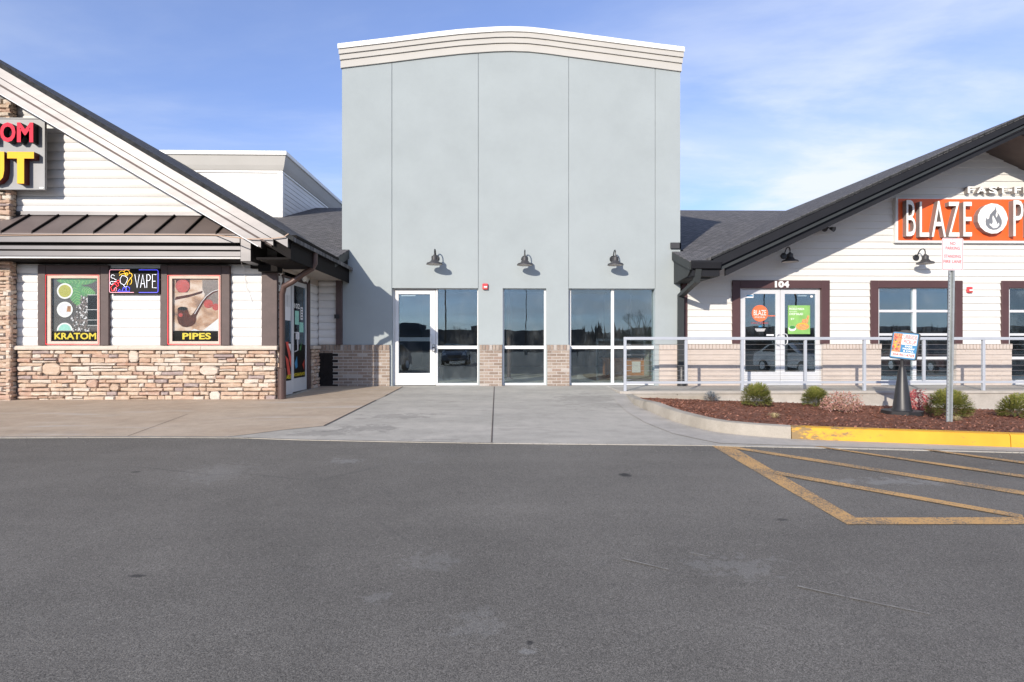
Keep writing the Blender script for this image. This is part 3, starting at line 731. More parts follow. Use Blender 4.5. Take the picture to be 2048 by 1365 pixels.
brick_pier(TOWER, 'brick_pier', xa(638.5, 12.87), TX(779.8), YT - 0.03, gz(12.87) - .02, ZB, M['brick'], M['mortar'], stain=(xa(639, 12.87), xa(668, 12.87), ZB - .13))
brick_pier(TOWER, 'brick_pier', TX(959.2), TX(1004.2), YT - 0.03, gz(12.87) - .02, ZB, M['brick'], M['mortar'], overhang=0.008)
brick_pier(TOWER, 'brick_pier', TX(1094.5), TX(1138.8), YT - 0.03, gz(12.87) - .02, ZB, M['brick'], M['mortar'], overhang=0.008)
brick_pier(TOWER, 'painted_brick_pier', TX(1318), TX(1362), YT - 0.03, -.02, ZB, M['paint_brick'], M['paint_mortar'], gap=.003, core_in=.0015)
# storefront frames and panes
def window_part(par, name, xs, zs, yf, mat, gmat=None, depth=0.10, glass_in=0.045, skip=()):
    """xs / zs: lists of (lo, hi) members; frame is one mesh, every pane a mesh of its own"""
    m = MB(); X0, X1, Z0, Z1 = xs[0][0], xs[-1][1], zs[0][0], zs[-1][1]
    for a, b in xs: m.box(a, b, yf, yf + depth, Z0, Z1)
    for i, (a, b) in enumerate(zs):
        for (p, q), (r, s) in zip(xs[:-1], xs[1:]):
            m.box(q, r, yf + 0.002, yf + depth - .002, a, b)
    fr = m.build(name, mat, par, bev=0.004)
    for (p, q), (r, s) in zip(xs[:-1], xs[1:]):
        for (a, b), (c, d) in zip(zs[:-1], zs[1:]):
            g = MB(); g.box(q + .001, r - .001, yf + glass_in, yf + glass_in + .006, b + .001, c - .001); g.build('pane', gmat or M['glass'], fr)
    return fr
YW_ = YT + 0.105
wx = lambda p: xa(p, YW_)
wz = lambda q: za(q, YW_)
ZG = gz(12.9)
def tower_windows():
    wf = window_part(TOWER, 'storefront_window', [(wx(871.8), wx(875.5)), (wx(954.6), wx(957.6))], [(ZG, wz(766.6)), (wz(698.4), wz(692)), (wz(579.2), TZ(576.5))], YW_, M['alu'])
    window_part(TOWER, 'storefront_window', [(wx(1004.5), wx(1008.4)), (wx(1088.2), wx(1093))], [(ZG, wz(766.6)), (wz(698.4), wz(692)), (wz(578.6), TZ(576.5))], YW_, M['alu'])
    window_part(TOWER, 'storefront_window', [(wx(1138), wx(1142.2)), (wx(1222.6), wx(1228.2)), (wx(1308.4), wx(1313))], [(ZG, wz(766.6)), (wz(698.4), wz(692)), (wz(578.6), TZ(576.5))], YW_, M['alu'])
    # entrance door
    m = MB(); m.box(wx(783), wx(789.4), YW_, YW_ + .12, ZG, TZ(576.5)); m.box(wx(789.4), wx(871.8), YW_, YW_ + .12, wz(578.5), TZ(576.5))
    m.build('door_frame', M['alu'], TOWER, bev=0.004)
    d = window_part(TOWER, 'glass_door', [(wx(790), wx(797)), (wx(860), wx(871.2))], [(ZG + .008, wz(746.8)), (wz(589), wz(579.6))], YW_ + .012, M['alu'])
    m = MB(); m.box(wx(797.5), wx(859.5), YW_ + .09, YW_ + .14, wz(683), wz(675)); m.build('push_bar', M['silver'], d)
    m = MB(); m.box(wx(801), wx(830), YW_ + .066, YW_ + .10, wz(592.4), wz(590.4)); m.build('door_closer', M['alu'], d)
    m = MB(); cx = wx(865.5)
    m.box(cx - .035, cx + .035, YW_ + .002, YW_ + .012, wz(688.5), wz(668.5))
    m.tube([(cx - .03, YW_ + .0, wz(671)), (cx - .035, YW_ - .05, wz(670)), (cx - .045, YW_ - .065, wz(675)), (cx - .045, YW_ - .065, wz(683)), (cx - .035, YW_ - .05, wz(687)), (cx - .03, YW_ + .0, wz(686))], 0.013, 8)
    m.build('pull_handle', M['silver'], d)
tower_windows()
def tower_room():
    XW = 4.32
    m = MB(); m.box(TX(690), XW, YT + .31, YT + 10.9, -.10, ZG + .012); m.build('shop_floor', M['floor'], TOWER)
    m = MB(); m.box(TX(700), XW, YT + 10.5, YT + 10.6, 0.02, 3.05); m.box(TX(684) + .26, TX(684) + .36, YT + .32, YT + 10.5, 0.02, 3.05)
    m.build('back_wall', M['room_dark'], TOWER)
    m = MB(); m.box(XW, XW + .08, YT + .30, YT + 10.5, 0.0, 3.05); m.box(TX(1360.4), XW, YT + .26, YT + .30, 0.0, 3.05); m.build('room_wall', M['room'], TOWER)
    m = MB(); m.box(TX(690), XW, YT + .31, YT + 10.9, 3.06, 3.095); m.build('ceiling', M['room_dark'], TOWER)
    m = MB()
    for y in (15.05, 15.75, 18.6): m.box(XW - .05, XW - .001, y, y + .10, 0.02, 2.6)
    m.build('door_casing', M['alu'], TOWER)
    c = thing('counter', 'orange plywood counter inside the shop behind the widest window', 'counter', (xa(1262, 17), 17, 0))
    m = MB(); x0, x1 = xa(1212, 17), xa(1299, 17)
    m.box(x0, x1, 17.0, 17.55, .0, .50); m.build('cabinet_body', M['wood'], c, bev=.006)
    m = MB(); m.box(x0 - .04, x1 + .04, 16.95, 17.6, .50, .54); m.build('counter_top', M['wood'], c, bev=.006)
    m = MB(); m.box(xa(1265, 16.9), xa(1282, 16.9), 16.96, 16.985, .10, .43); m.build('panel', M['paper'], c)
    t = thing('steel_column', 'reddish brown steel column inside the shop by the narrow window', 'column', (xa(1018, 15.5), 15.5, 0))
    m = MB(); m.lathe([(0.055, 0.0), (0.055, 3.08)], (xa(1018, 15.5), 15.5, .012), 14); m.build('shaft', M['pipe'], t)
    m = MB(); m.box(xa(1018, 15.5) - .12, xa(1018, 15.5) + .12, 15.38, 15.62, .0, .03); m.build('base_plate', M['pipe'], t)
tower_room()
lb = thing('lock_box', 'grey combination lock box hanging from the glass door handle', 'lock', P(868, 703, YW_ - .05))
m = MB(); a = P(868, 696, YW_); m.box(a.x - .036, a.x + .036, YW_ - .085, YW_ - .045, wz(703.5), wz(694.5)); m.build('body', M['lampgrey'], lb, bev=.006)
m = MB(); m.box(a.x - .022, a.x + .022, YW_ - .088, YW_ - .085, wz(702), wz(697.2)); m.build('dial_plate', M['silver'], lb)
m = MB(); m.tube([(a.x - .022, YW_ - .065, wz(694.5)), (a.x - .022, YW_ - .065, wz(690.5)), (a.x - .01, YW_ - .065, wz(689)), (a.x + .01, YW_ - .065, wz(689)), (a.x + .022, YW_ - .065, wz(690.5)), (a.x + .022, YW_ - .065, wz(694.5))], .005, 6); m.build('shackle', M['blackm'], lb)
# ------------------------------------------------------------------ stone-fronted shop
YL = 10.6; XS = -4.11
SHOP = thing('stone_front_shop', 'white log-sided shop with stone base, brown metal awning and steep gable', 'building', (-9, YL, gz(YL)))
LX = lambda p, y=YL: xa(p, y)
LZ = lambda q, p=300, y=YL: za(q, y, p)
RK = 9.25                                        # plane of the rake boards
r0, r1 = P(0, 126.4, RK), P(579, 469.0, RK)
RS = (r1.z - r0.z) / (r1.x - r0.x)               # slope of the gable
def rake_top(x): return r0.z + RS * (x - r0.x)
XE, XR = -3.40, -10.6
def log_profile(pitch, bulge):
    n = 6; pr = [(0.02, 0.0)]
    for i in range(n + 1):
        a = math.pi * i / n; pr.append((-bulge * (0.12 + 0.88 * math.sin(a) ** 0.75), pitch * (0.02 + 0.96 * i / n)))
    pr.append((0.02, pitch)); return pr
def lap_profile(pitch, d):
    return [(0.02, 0.0), (-d, 0.0), (-d - .001, 0.012), (-0.001, pitch - .002), (0.0, pitch + .004), (0.02, pitch + .004)]
def boards(par, spans, z0, z1, y, pitch, prof, mat, name='siding_board', axis='x'):
    """rows of boards; spans(zmid) -> [(x0, x1), ...]"""
    k = 0; z = z0
    while z < z1 - 0.02:
        h = min(pitch, z1 - z)
        for a, b in spans(z + h / 2):
            if b - a < 0.02: continue
            m = MB(); pts = [(y + q[0], z + q[1] * h / pitch) for q in prof] if axis == 'x' else [(y - q[0], z + q[1] * h / pitch) for q in prof]
            m.prism(pts, a, b, axis, sm=True); m.build(name, mat, par)
        z += pitch; k += 1
def rake_under(x): return rake_top(x) - 0.50
def shop_walls():
    lp = log_profile(0.165, 0.023); zs = LZ(692)
    xw = XS - .02; zr = rake_top(XR) - .46; m = MB(); m.prism([(-17, gz(YL) - .1), (xw, gz(YL) - .1), (xw, rake_top(xw) - .46), (XR, zr), (-17, zr + RS * (XR + 17))], YL + .012, YL + .25); m.build('wall', M['joint'], SHOP)
    # boards below the awning, between corner pillar, windows and corner post
    spans = [(-14.5, -9.92), (LX(34), LX(77)), (LX(215), LX(322)), (LX(457), LX(525))]
    boards(SHOP, lambda z: spans, zs, LZ(505), YL, 0.165, lp, M['siding'])
    zg = LZ(430, 200)
    boards(SHOP, lambda z: [(max(-11.4, 2 * XR - (r0.x + (z - r0.z + .42) / RS)), -9.92), (LX(30), min(XS + .3, r0.x + (z - r0.z + .42) / RS))], zg, 6.3, YL, 0.165, lp, M['siding'])
    # side wall beside its glass doors
    sp = PXp(562, 690, XS).y
    boards(SHOP, lambda z: [(YL + .02, 10.78), (12.30, 12.9)], zs, 2.36, XS, 0.165, [(p[0], p[1]) for p in lp], M['siding'], axis='y')
    m = MB(); m.box(XS - .25, XS - .012, YL + .26, 10.80, gz(YL) - .1, 2.6); m.box(XS - .25, XS - .012, 12.28, 13.2, gz(YL) - .1, 2.6); m.box(XS - .25, XS - .012, 10.80, 12.28, 2.32, 2.6); m.build('side_wall', M['joint'], SHOP)
    # short wall facing the lot between shop and tower
    yb = 12.885
    boards(SHOP, lambda z: [(XS + .035, xa(673.5, yb))], ZB + .002, 2.36, yb, 0.165, lp, M['siding'])
    m = MB(); m.box(XS - .01, TX(684) - .003, yb + .012, yb + .2, ZB - .0, 2.7); m.build('end_wall', M['joint'], SHOP)
    m = MB(); m.box(xa(673.5, yb), xa(685.3, yb), yb - .075, yb + .01, ZB + .004, 2.40); m.build('corner_board', M['brown_trim'], SHOP, bev=.004)
    m = MB(); p = P(674, 634, yb - .08); m.box(p.x - .05, p.x + .05, yb - .12, yb - .076, p.z - .04, p.z + .05); m.build('outlet_box', M['blackm'], SHOP)
    # corner post
    m = MB(); m.box(LX(523, YL - .06), XS + .012, YL - .06, YL + .10, zs, LZ(512)); m.build('corner_post', M['brown_trim'], SHOP, bev=.005)
shop_walls()
random.seed(5)
def ledge_stones(par, x0, x1, z0, z1, yf, axis=1, big=True, depth=0.10, lmin=0.10, lmax=0.50, seed=5):
    """irregular coursed ledge stone: every stone a mesh of its own with knocked-off corners and an uneven face"""
    rnd = random.Random(seed); rows = []; z = z0
    while z < z1 - 0.02:
        h = rnd.choice([0.058, 0.068, 0.078, 0.09, 0.10, 0.072])
        if z1 - z - h < 0.045: h = z1 - z
        rows.append((z, h)); z += h
    taken = []; out = []
    if big:
        for _ in range(max(1, int((x1 - x0) / 0.75))):
            for __ in range(20):
                w = rnd.uniform(0.17, 0.36); i = rnd.randrange(len(rows) - 2); k = rnd.choice([2, 2, 3])
                if i + k > len(rows): continue
                a = rnd.uniform(x0, x1 - w); b = a + w; za_, zb_ = rows[i][0], rows[i + k - 1][0] + rows[i + k - 1][1]
                if all(b < t[0] - .12 or a > t[1] + .12 or zb_ < t[2] or za_ > t[3] for t in taken):
                    taken.append((a, b, za_, zb_)); out.append((a, b, za_, zb_, True)); break
    for z, h in rows:
        x = x0
        blocks = sorted((t[0], t[1]) for t in taken if t[2] < z + h / 2 < t[3])
        while x < x1 - 0.01:
            blk = [t for t in blocks if t[1] > x + 1e-6]
            lim = min([t[0] for t in blk] + [x1])
            if blk and blk[0][0] <= x + 0.005: x = blk[0][1]; continue
            L = rnd.uniform(lmin, lmax) * (1.25 if h < .065 else 0.8)
            b = x + L
            if lim - b < 0.08: b = lim
            if h > 0.078 and rnd.random() < .22 and b - x > .12:
                s = h * rnd.uniform(.4, .6); out.append((x, b, z, z + s, False)); out.append((x, b, z + s, z + h, False))
            else: out.append((x, b, z, z + h, False))
            x = b
    for a, b, c, d, isb in out:
        g = 0.0056; w, h = b - a - 2 * g, d - c - 2 * g
        if w < .02 or h < .015: continue
        cx, cz = (a + b) / 2, (c + d) / 2; j = min(0.012, h * .16)
        co = []
        nseg = 3 if w > .2 else 2
        edge = [(-w / 2 + w * i / nseg, -h / 2) for i in range(nseg + 1)] + [(w / 2 - w * i / nseg, h / 2) for i in range(nseg + 1)]
        if isb: cut = .24; edge = [(-w/2+w*cut,-h/2),(w/2-w*cut*.6,-h/2),(w/2,-h/2+h*cut),(w/2,h/2-h*cut),(w/2-w*cut,h/2),(-w/2+w*cut*.7,h/2),(-w/2,h/2-h*cut*1.2),(-w/2,-h/2+h*cut)]
        out_ = [(p + rnd.uniform(-j, j) * .6, q + rnd.uniform(-j, j) * .7) for p, q in edge]
        pr = rnd.uniform(0.002, 0.042) + (0.014 if isb else 0); n = len(out_)
        ins = min(0.012, h * .2); k = lambda p, lim: math.copysign(max(0, abs(p) - ins), p)
        ff = [(k(p, w), k(q, h), pr + rnd.uniform(-.005, .005)) for p, q in out_]
        def W3(p, q, y): return (cx + p, yf - y, cz + q) if axis == 1 else (yf + y, cx + p, cz + q)
        v = [W3(p, q, -depth * .5) for p, q in out_] + [W3(p, q, pr * .35) for p, q in out_] + [W3(*q) for q in ff] + [W3(0, 0, pr + rnd.uniform(0.0, .010))]
        fs = [(i, (i + 1) % n, n + (i + 1) % n, n + i) for i in range(n)] + [(n + i, n + (i + 1) % n, 2 * n + (i + 1) % n, 2 * n + i) for i in range(n)] + [(2 * n + i, 2 * n + (i + 1) % n, 3 * n) for i in range(n)]
        m = MB(); m.add(v, fs); m.build('stone', M['stone'], par)
    return len(out)
def shop_stone():
    z0, z1 = gz(YL) - .03, LZ(700.5)
    m = MB(); m.box(-17, XS - .01, YL - .04, YL + .0, z0 - .1, z1); base = m.build('stone_base', M['mortar_dark'], SHOP)
    ledge_stones(base, LX(36, YL - .05), XS - .005, z0, z1, YL - .055)
    m = MB(); m.box(XS - .04, XS + .0, YL + .0, 10.80, z0 - .1, z1); b2 = m.build('stone_return', M['mortar_dark'], SHOP)
    ledge_stones(b2, YL - .02, 10.79, z0, z1, XS + .015, axis=0, big=False, lmax=.22, seed=9)
    m = MB(); m.box(XS - .04, XS + .03, 12.35, 12.84, gz(12.5) - .1, z1); b3 = m.build('stone_return', M['mortar_dark'], SHOP)
    ledge_stones(b3, 12.36, 12.83, gz(12.6) - .02, z1, XS + .045, axis=0, big=False, lmax=.22, seed=12)
    m = MB(); cuts = [LX(28), LX(245), LX(408), XS + .035]
    for a, b in zip(cuts[:-1], cuts[1:]):
        m = MB(); m.prism([(YL + .0, z1 + .002), (YL - .125, z1 + .002), (YL - .13, z1 + .035), (YL - .11, LZ(692.3)), (YL + .0, LZ(691.3))], a + .003, b - .003, 'x'); m.build('sill_stone', M['sill'], SHOP, bev=.006)
    m = MB(); m.box(XS - .01, XS + .07, YL + .02, 10.79, z1 + .002, LZ(692)); m.build('sill_stone', M['sill'], SHOP, bev=.006)
    m = MB(); m.box(XS - .01, XS + .10, 12.34, 12.84, z1 + .002, LZ(692)); m.build('sill_stone', M['sill'], SHOP, bev=.006)
shop_stone()
def shop_pillar():
    p = thing('stone_pillar', 'tall ledge stone pillar rising past the awning at the edge of the shop front', 'pillar', (-9.3, 10.4, gz(10.4)))
    zt = rake_under(-8.9) - .01
    m = MB(); m.box(-9.9, -8.83, 10.44, YL + .0, gz(10.4) - .1, 5.36); core = m.build('core', M['mortar_dark'], p)
    ledge_stones(core, -9.9, -8.80, gz(10.4) - .04, 5.35, 10.43, lmin=.12, lmax=.36, seed=31)
    ledge_stones(core, 10.41, YL - .03, gz(10.4) - .04, 5.35, -8.83, axis=0, big=False, lmin=.10, lmax=.2, seed=33)
shop_pillar()
# ---- awning
YA = 9.98
def shop_awning():
    zt, zo = LZ(432, 250), za(468, YA, 250); xr = xa(481, YA)
    xl = -17
    aw = MB(); aw.prism([(YL + .0, zt), (YL + .0, zt - .12), (YA + .02, zo - .03), (YA, zo)], xl, xr, 'x')
    a = aw.build('awning', M['joint'], SHOP)
    x = xl; seams = []
    xs = [LX(409) - .523 * i for i in range(-1, 24)]
    for i, xx in enumerate(sorted(xs)):
        m = MB(); b = xx + .523
        if xx + .49 > xr + .6: continue
        e = min(b - .004, xr)
        if xx + .01 < e:
            m.add([(xx + .004, YA - .01, zo + .004), (e, YA - .01, zo + .004), (e, YL, zt + .004), (xx + .004, YL, zt + .004)], [(0, 1, 2, 3)])
            m.add([(xx + .004, YA - .01, zo - .012), (e, YA - .01, zo - .012), (e, YA - .01, zo + .004), (xx + .004, YA - .01, zo + .004)], [(0, 1, 2, 3)])
            m.build('roof_panel', M['awning'], a)
        if xx < xr - .02:
            m = MB(); m.prism([(YL, zt + .005), (YL, zt + .05), (YA - .005, zo + .046), (YA - .012, zo + .0)], xx - .011, xx + .011, 'x'); m.build('seam', M['dark_bronze'], a)
    m = MB(); m.box(LX(30), LX(470), YL - .045, YL - .03, zt - .0, LZ(428, 250) + .03); m.build('flashing', M['bronze'], a)
    def rail(name, py0, py1, y0, y1, mat): m = MB(); m.box(xl, xr, y0, y1, za(py0, y0, 250), za(py1, y0, 250)); m.build(name, mat, a, bev=.006)
    rail('gutter', 470.5, 485.5, YA - .02, YA + .12, M['bronze'])
    rail('gutter_shadow_board', 486.5, 491.2, YA + .05, YA + .16, M['dark_bronze'])
    rail('fascia_board', 491.6, 500, YA + .02, YA + .10, M['bronze'])
    rail('fascia_board', 502.2, 513.4, YA + .055, YA + .13, M['bronze'])
    rail('drip_edge', 514.2, 517.4, YA + .045, YA + .10, M['alu'])
    m = MB(); m.box(xl, xr + .1, YA + .10, YL - .001, za(519, YA + .1, 250), za(516, YA + .1, 250)); m.build('soffit_panel', M['dark_bronze'], a)
    m = MB(); m.box(LX(33), LX(524), YL - .045, YL + .0, LZ(529.5), LZ(503)); m.build('header_board', M['dark_bronze'], a)
    # beam end carrying the rake
    p, q = P(480.5, 478, YA - .05), P(502, 523.5, YA - .05)
    m = MB(); m.box(p.x, q.x, YA - .05, YL + .2, q.z, p.z + .10); m.build('beam', M['bronze'], SHOP, bev=.008)
    m = MB(); m.box(LX(505), LX(524), YL - .09, YL, LZ(538), LZ(520)); m.build('beam_bracket', M['dark_bronze'], SHOP)
shop_awning()
# ---- gable roof and rake boards
def sloped(x0, x1, top, bot): return [(x0, top(x0)), (x1, top(x1)), (x1, bot(x1)), (x0, bot(x0))]
def shop_roof():
    t = lambda d: (lambda x: rake_top(x) - d)
    m = MB(); m.prism(sloped(XR, XE + .08, t(0.005), t(0.075)), RK - .03, 27, 'y'); m.build('shingle_slope', M['shingle_y'], SHOP)
    zr = rake_top(XR); zl = zr + RS * (XR + 18); m = MB(); m.prism([(XR, zr), (-18, zl), (-18, zl - .07), (XR, zr - .07)], RK - .03, 27, 'y'); m.build('shingle_slope', M['shingle_y'], SHOP)
    m = MB(); m.prism(sloped(XR, XE, t(0.078), t(0.40)), RK + .07, 27, 'y'); m.build('roof_deck', M['dark_bronze'], SHOP)
    m = MB(); m.prism(sloped(XR, XE + .085, t(-.004), t(.072)), RK - .045, RK - .03, 'y'); m.build('shingle_edge', M['shingle_edge'], SHOP)
    def band(name, d0, d1, y0, xe, mat): m = MB(); m.prism(sloped(XR, xe, t(d0), t(d1)), y0, RK + .16, 'y'); m.build(name, mat, SHOP, bev=.004)
    band('rake_board', .070, .228, RK - .015, XE - .02, M['bronze'])
    band('rake_board', .242, .338, RK + .005, XE - .26, M['bronze'])
    band('rake_groove', .339, .372, RK + .045, XE - .30, M['brown_trim'])
    band('rake_board', .373, .488, RK + .015, XE - .46, M['bronze'])
    band('rake_lip', .489, .503, RK + .005, XE - .50, M['alu'])
    # gable soffit, between rake and wall
    m = MB(); m.prism(sloped(XR, XE - .5, t(.41), t(.46)), RK + .17, YL + .0, 'y'); m.build('gable_soffit', M['soffit_wood'], SHOP)
    ze = rake_top(XE)
    # gutter, fascia and soffit along the eave over the doors
    m = MB(); m.prism([(XE - .03, ze + .005), (XE + .085, ze + .005), (XE + .085, ze - .035), (XE + .05, ze - .085), (XE + .03, ze - .12), (XE - .03, ze - .12)], RK + .10, 11.78, 'y'); m.build('gutter', M['dark_bronze'], SHOP, bev=.004)
    m = MB(); m.prism([(XE - .05, ze - .10), (XE - .012, ze - .10), (XE - .012, ze - .20), (XE - .035, ze - .215), (XE - .035, ze - .33), (XE - .10, ze - .33)], RK + .12, 11.78, 'y'); m.build('fascia_board', M['dark_bronze'], SHOP)
    m = MB(); m.box(XS - .1, XE - .06, YL - .1, 12.88, 2.37, 2.40); m.build('soffit_panel', M['soffit'], SHOP)
    m = MB(); m.box(-4.0, XE - .06, RK + .17, YL + .06, 2.33, 2.365); m.box(-4.34, -4.0, YL - .30, YL - .05, 2.25, 2.37); m.build('eave_sun_block', M['dark_bronze'], SHOP)  # added boxes under the eave, shaped to keep sun off the tower wall and door
    m = MB(); m.box(XS + .005, XS + .03, YL + .05, 12.86, 2.25, 2.37); m.build('frieze_board', M['soffit'], SHOP)
    # lower roof running back to the tower
    e0, e1 = 11.76, 23.2; z0, z1 = 2.70, 6.475
    m = MB(); m.prism([(e0, z0), (e1, z1), (e1, z1 - .1), (e0, z0 - .07)], -14, XE + .0, 'x'); m.build('shingle_slope', M['shingle_x'], SHOP)
    m = MB(); m.prism([(e1, z1), (e1, z1 - .1), (32, 3.4), (32, 3.5)], -14, TX(684), 'x'); m.build('shingle_slope', M['shingle_x'], SHOP)
    zt = lambda y: z0 + (z1 - z0) * (y - e0) / (e1 - e0)
    m = MB(); m.prism([(e0 - .02, z0 - .03), (12.89, zt(12.89) - .03), (12.89, zt(12.89) - .20), (e0 + .02, z0 - .18)], XE - .045, XE + .005, 'x'); m.build('barge_board', M['charcoal2'], SHOP)
    m = MB(); m.prism([(e0 + .08, z0 - .17), (12.89, zt(12.89) - .19), (12.89, 2.40), (e0 + .08, 2.36)], XE - .12, XE - .03, 'x'); m.build('eave_box', M['dark_bronze'], SHOP)
shop_roof()
def shop_downspout():
    ze = rake_top(XE); m = MB(); y = 10.56
    a = P(619, 498, 10.45)
    m.tube([(XE + .02, 10.45, ze - .10), (XE + .02, 10.45, ze - .30), (XE - .03, 10.45, ze - .40), (XE - .16, 10.46, ze - .47), (-3.80, 10.49, 2.08), (-3.95, 10.5, 2.0), (-4.015, 10.57, 1.86), (-4.015, 10.57, 0.45)], .052, 12)
    m.build('downspout', M['pipe'], SHOP)
    m = MB(); m.lathe([(.0, gz(y) - .02), (.072, gz(y) - .02), (.072, 0.49), (.06, .50), (.0, .50)], (-4.015, y, 0), 16); m.build('downspout_boot', M['pipe'], SHOP)
shop_downspout()
# ---- parapet box behind the shop
def parapet():
    d = thing('rooftop_parapet', 'white sided parapet box with cream cornice standing on the shingle roof', 'parapet', (-9, 19.6, 5.0))
    Y = 19.6; X1 = xa(565, Y); zt = za(306, Y, 560); X0 = -15
    m = MB(); m.box(X0, X1 - .03, Y + .03, 31, 4.2, zt - .05); m.build('wall', M['joint'], d)
    zc = za(346, Y, 560)
    boards(d, lambda z: [(X0, X1 - .16)], 5.0, zc, Y + .03, .165, lap_profile(.165, .012), M['siding'])
    boards(d, lambda z: [(Y + .16, 30.8)], 5.0, zc, X1 - .03, .165, lap_profile(.165, .012), M['siding'], axis='y')
    m = MB(); m.box(X1 - .16, X1, Y, Y + .15, 4.9, zc); m.build('corner_board', M['cap'], d)
    m = MB(); m.box(X0, X1 + .01, Y - .015, 31, zc, zc + .07); m.build('frieze_board', M['cap'], d)
    prof = [(0.0, zc + .072), (0.03, zc + .072), (.05, zc + .12), (.09, zc + .23), (.16, zt - .165), (.17, zt - .14), (0, zt - .14)]
    m = MB(); n = len(prof); ring = []
    def ringat(fx): return [fx(o, z) for o, z in prof]
    r1_ = ringat(lambda o, z: (X0, Y - o, z)); r2 = ringat(lambda o, z: (X1 + o, Y - o, z)); r3 = ringat(lambda o, z: (X1 + o, 31, z))
    m.add(r1_ + r2 + r3, [(k * n + i, k * n + (i + 1) % n, (k + 1) * n + (i + 1) % n, (k + 1) * n + i) for k in range(2) for i in range(n)])
    m.build('cornice', M['cornice'], d)
    m = MB(); m.box(X0, X1 + .21, Y - .21, 31, zt - .138, zt); m.build('coping', M['cap'], d, bev=.01)
parapet()
# ---- shop windows with their printed posters
def shop_window(o0, o1, i0, i1, g0, g1, draw):
    yf = YL - .075
    Xo = lambda p: xa(p, yf)
    Zo = lambda q, p=300: za(q, yf, p)
    zb = LZ(691.2); m = MB()
    m.box(Xo(o0), Xo(i0), yf, YL + .03, zb, Zo(531)); m.box(Xo(i1), Xo(o1), yf, YL + .03, zb, Zo(531)); m.box(Xo(i0), Xo(i1), yf + .003, YL + .03, Zo(549), Zo(531))
    w = m.build('window', M['brown_trim'], SHOP, bev=.006)
    yi = yf + .03
    fr = MB(); ax, bx, cx, dx = xa(i0 + 1, yi), xa(g0, yi), xa(g1, yi), xa(i1 - 1, yi); zt, zg, zk, zl = za(549.5, yi, 150), za(557, yi, 150), za(683, yi, 150), zb + .003
    for q in ((ax, bx, zl, zt), (cx, dx, zl, zt), (bx, cx, zg, zt), (bx, cx, zl, zk)): fr.box(q[0], q[1], yi, yi + .06, q[2], q[3])
    fr.build('sash', M['sill'], w)
    led = MB(); r = .006; yl_ = yf + .01; e = .012
    led.tube([(ax + e, yl_, zl + .02), (ax + e, yl_, zt - e), (dx - e, yl_, zt - e), (dx - e, yl_, zl + .02), (ax + e, yl_, zl + .02)], r, 6, cap=False); led.build('led_border', M['led'], w)
    g = MB(); g.box(bx, cx, yi + .02, yi + .026, zk, zg); g.build('pane', M['glass_clear'], w)
    pb = MB(); pm = []
    def mi(k):
        if k not in pm: pm.append(k)
        return pm.index(k)
    U = lambda u: bx + (cx - bx) * u
    V = lambda v: zk + (zg - zk) * v
    draw(pb, mi, U, V, yi + .045); pb.build('poster', [M[k] for k in pm], w)
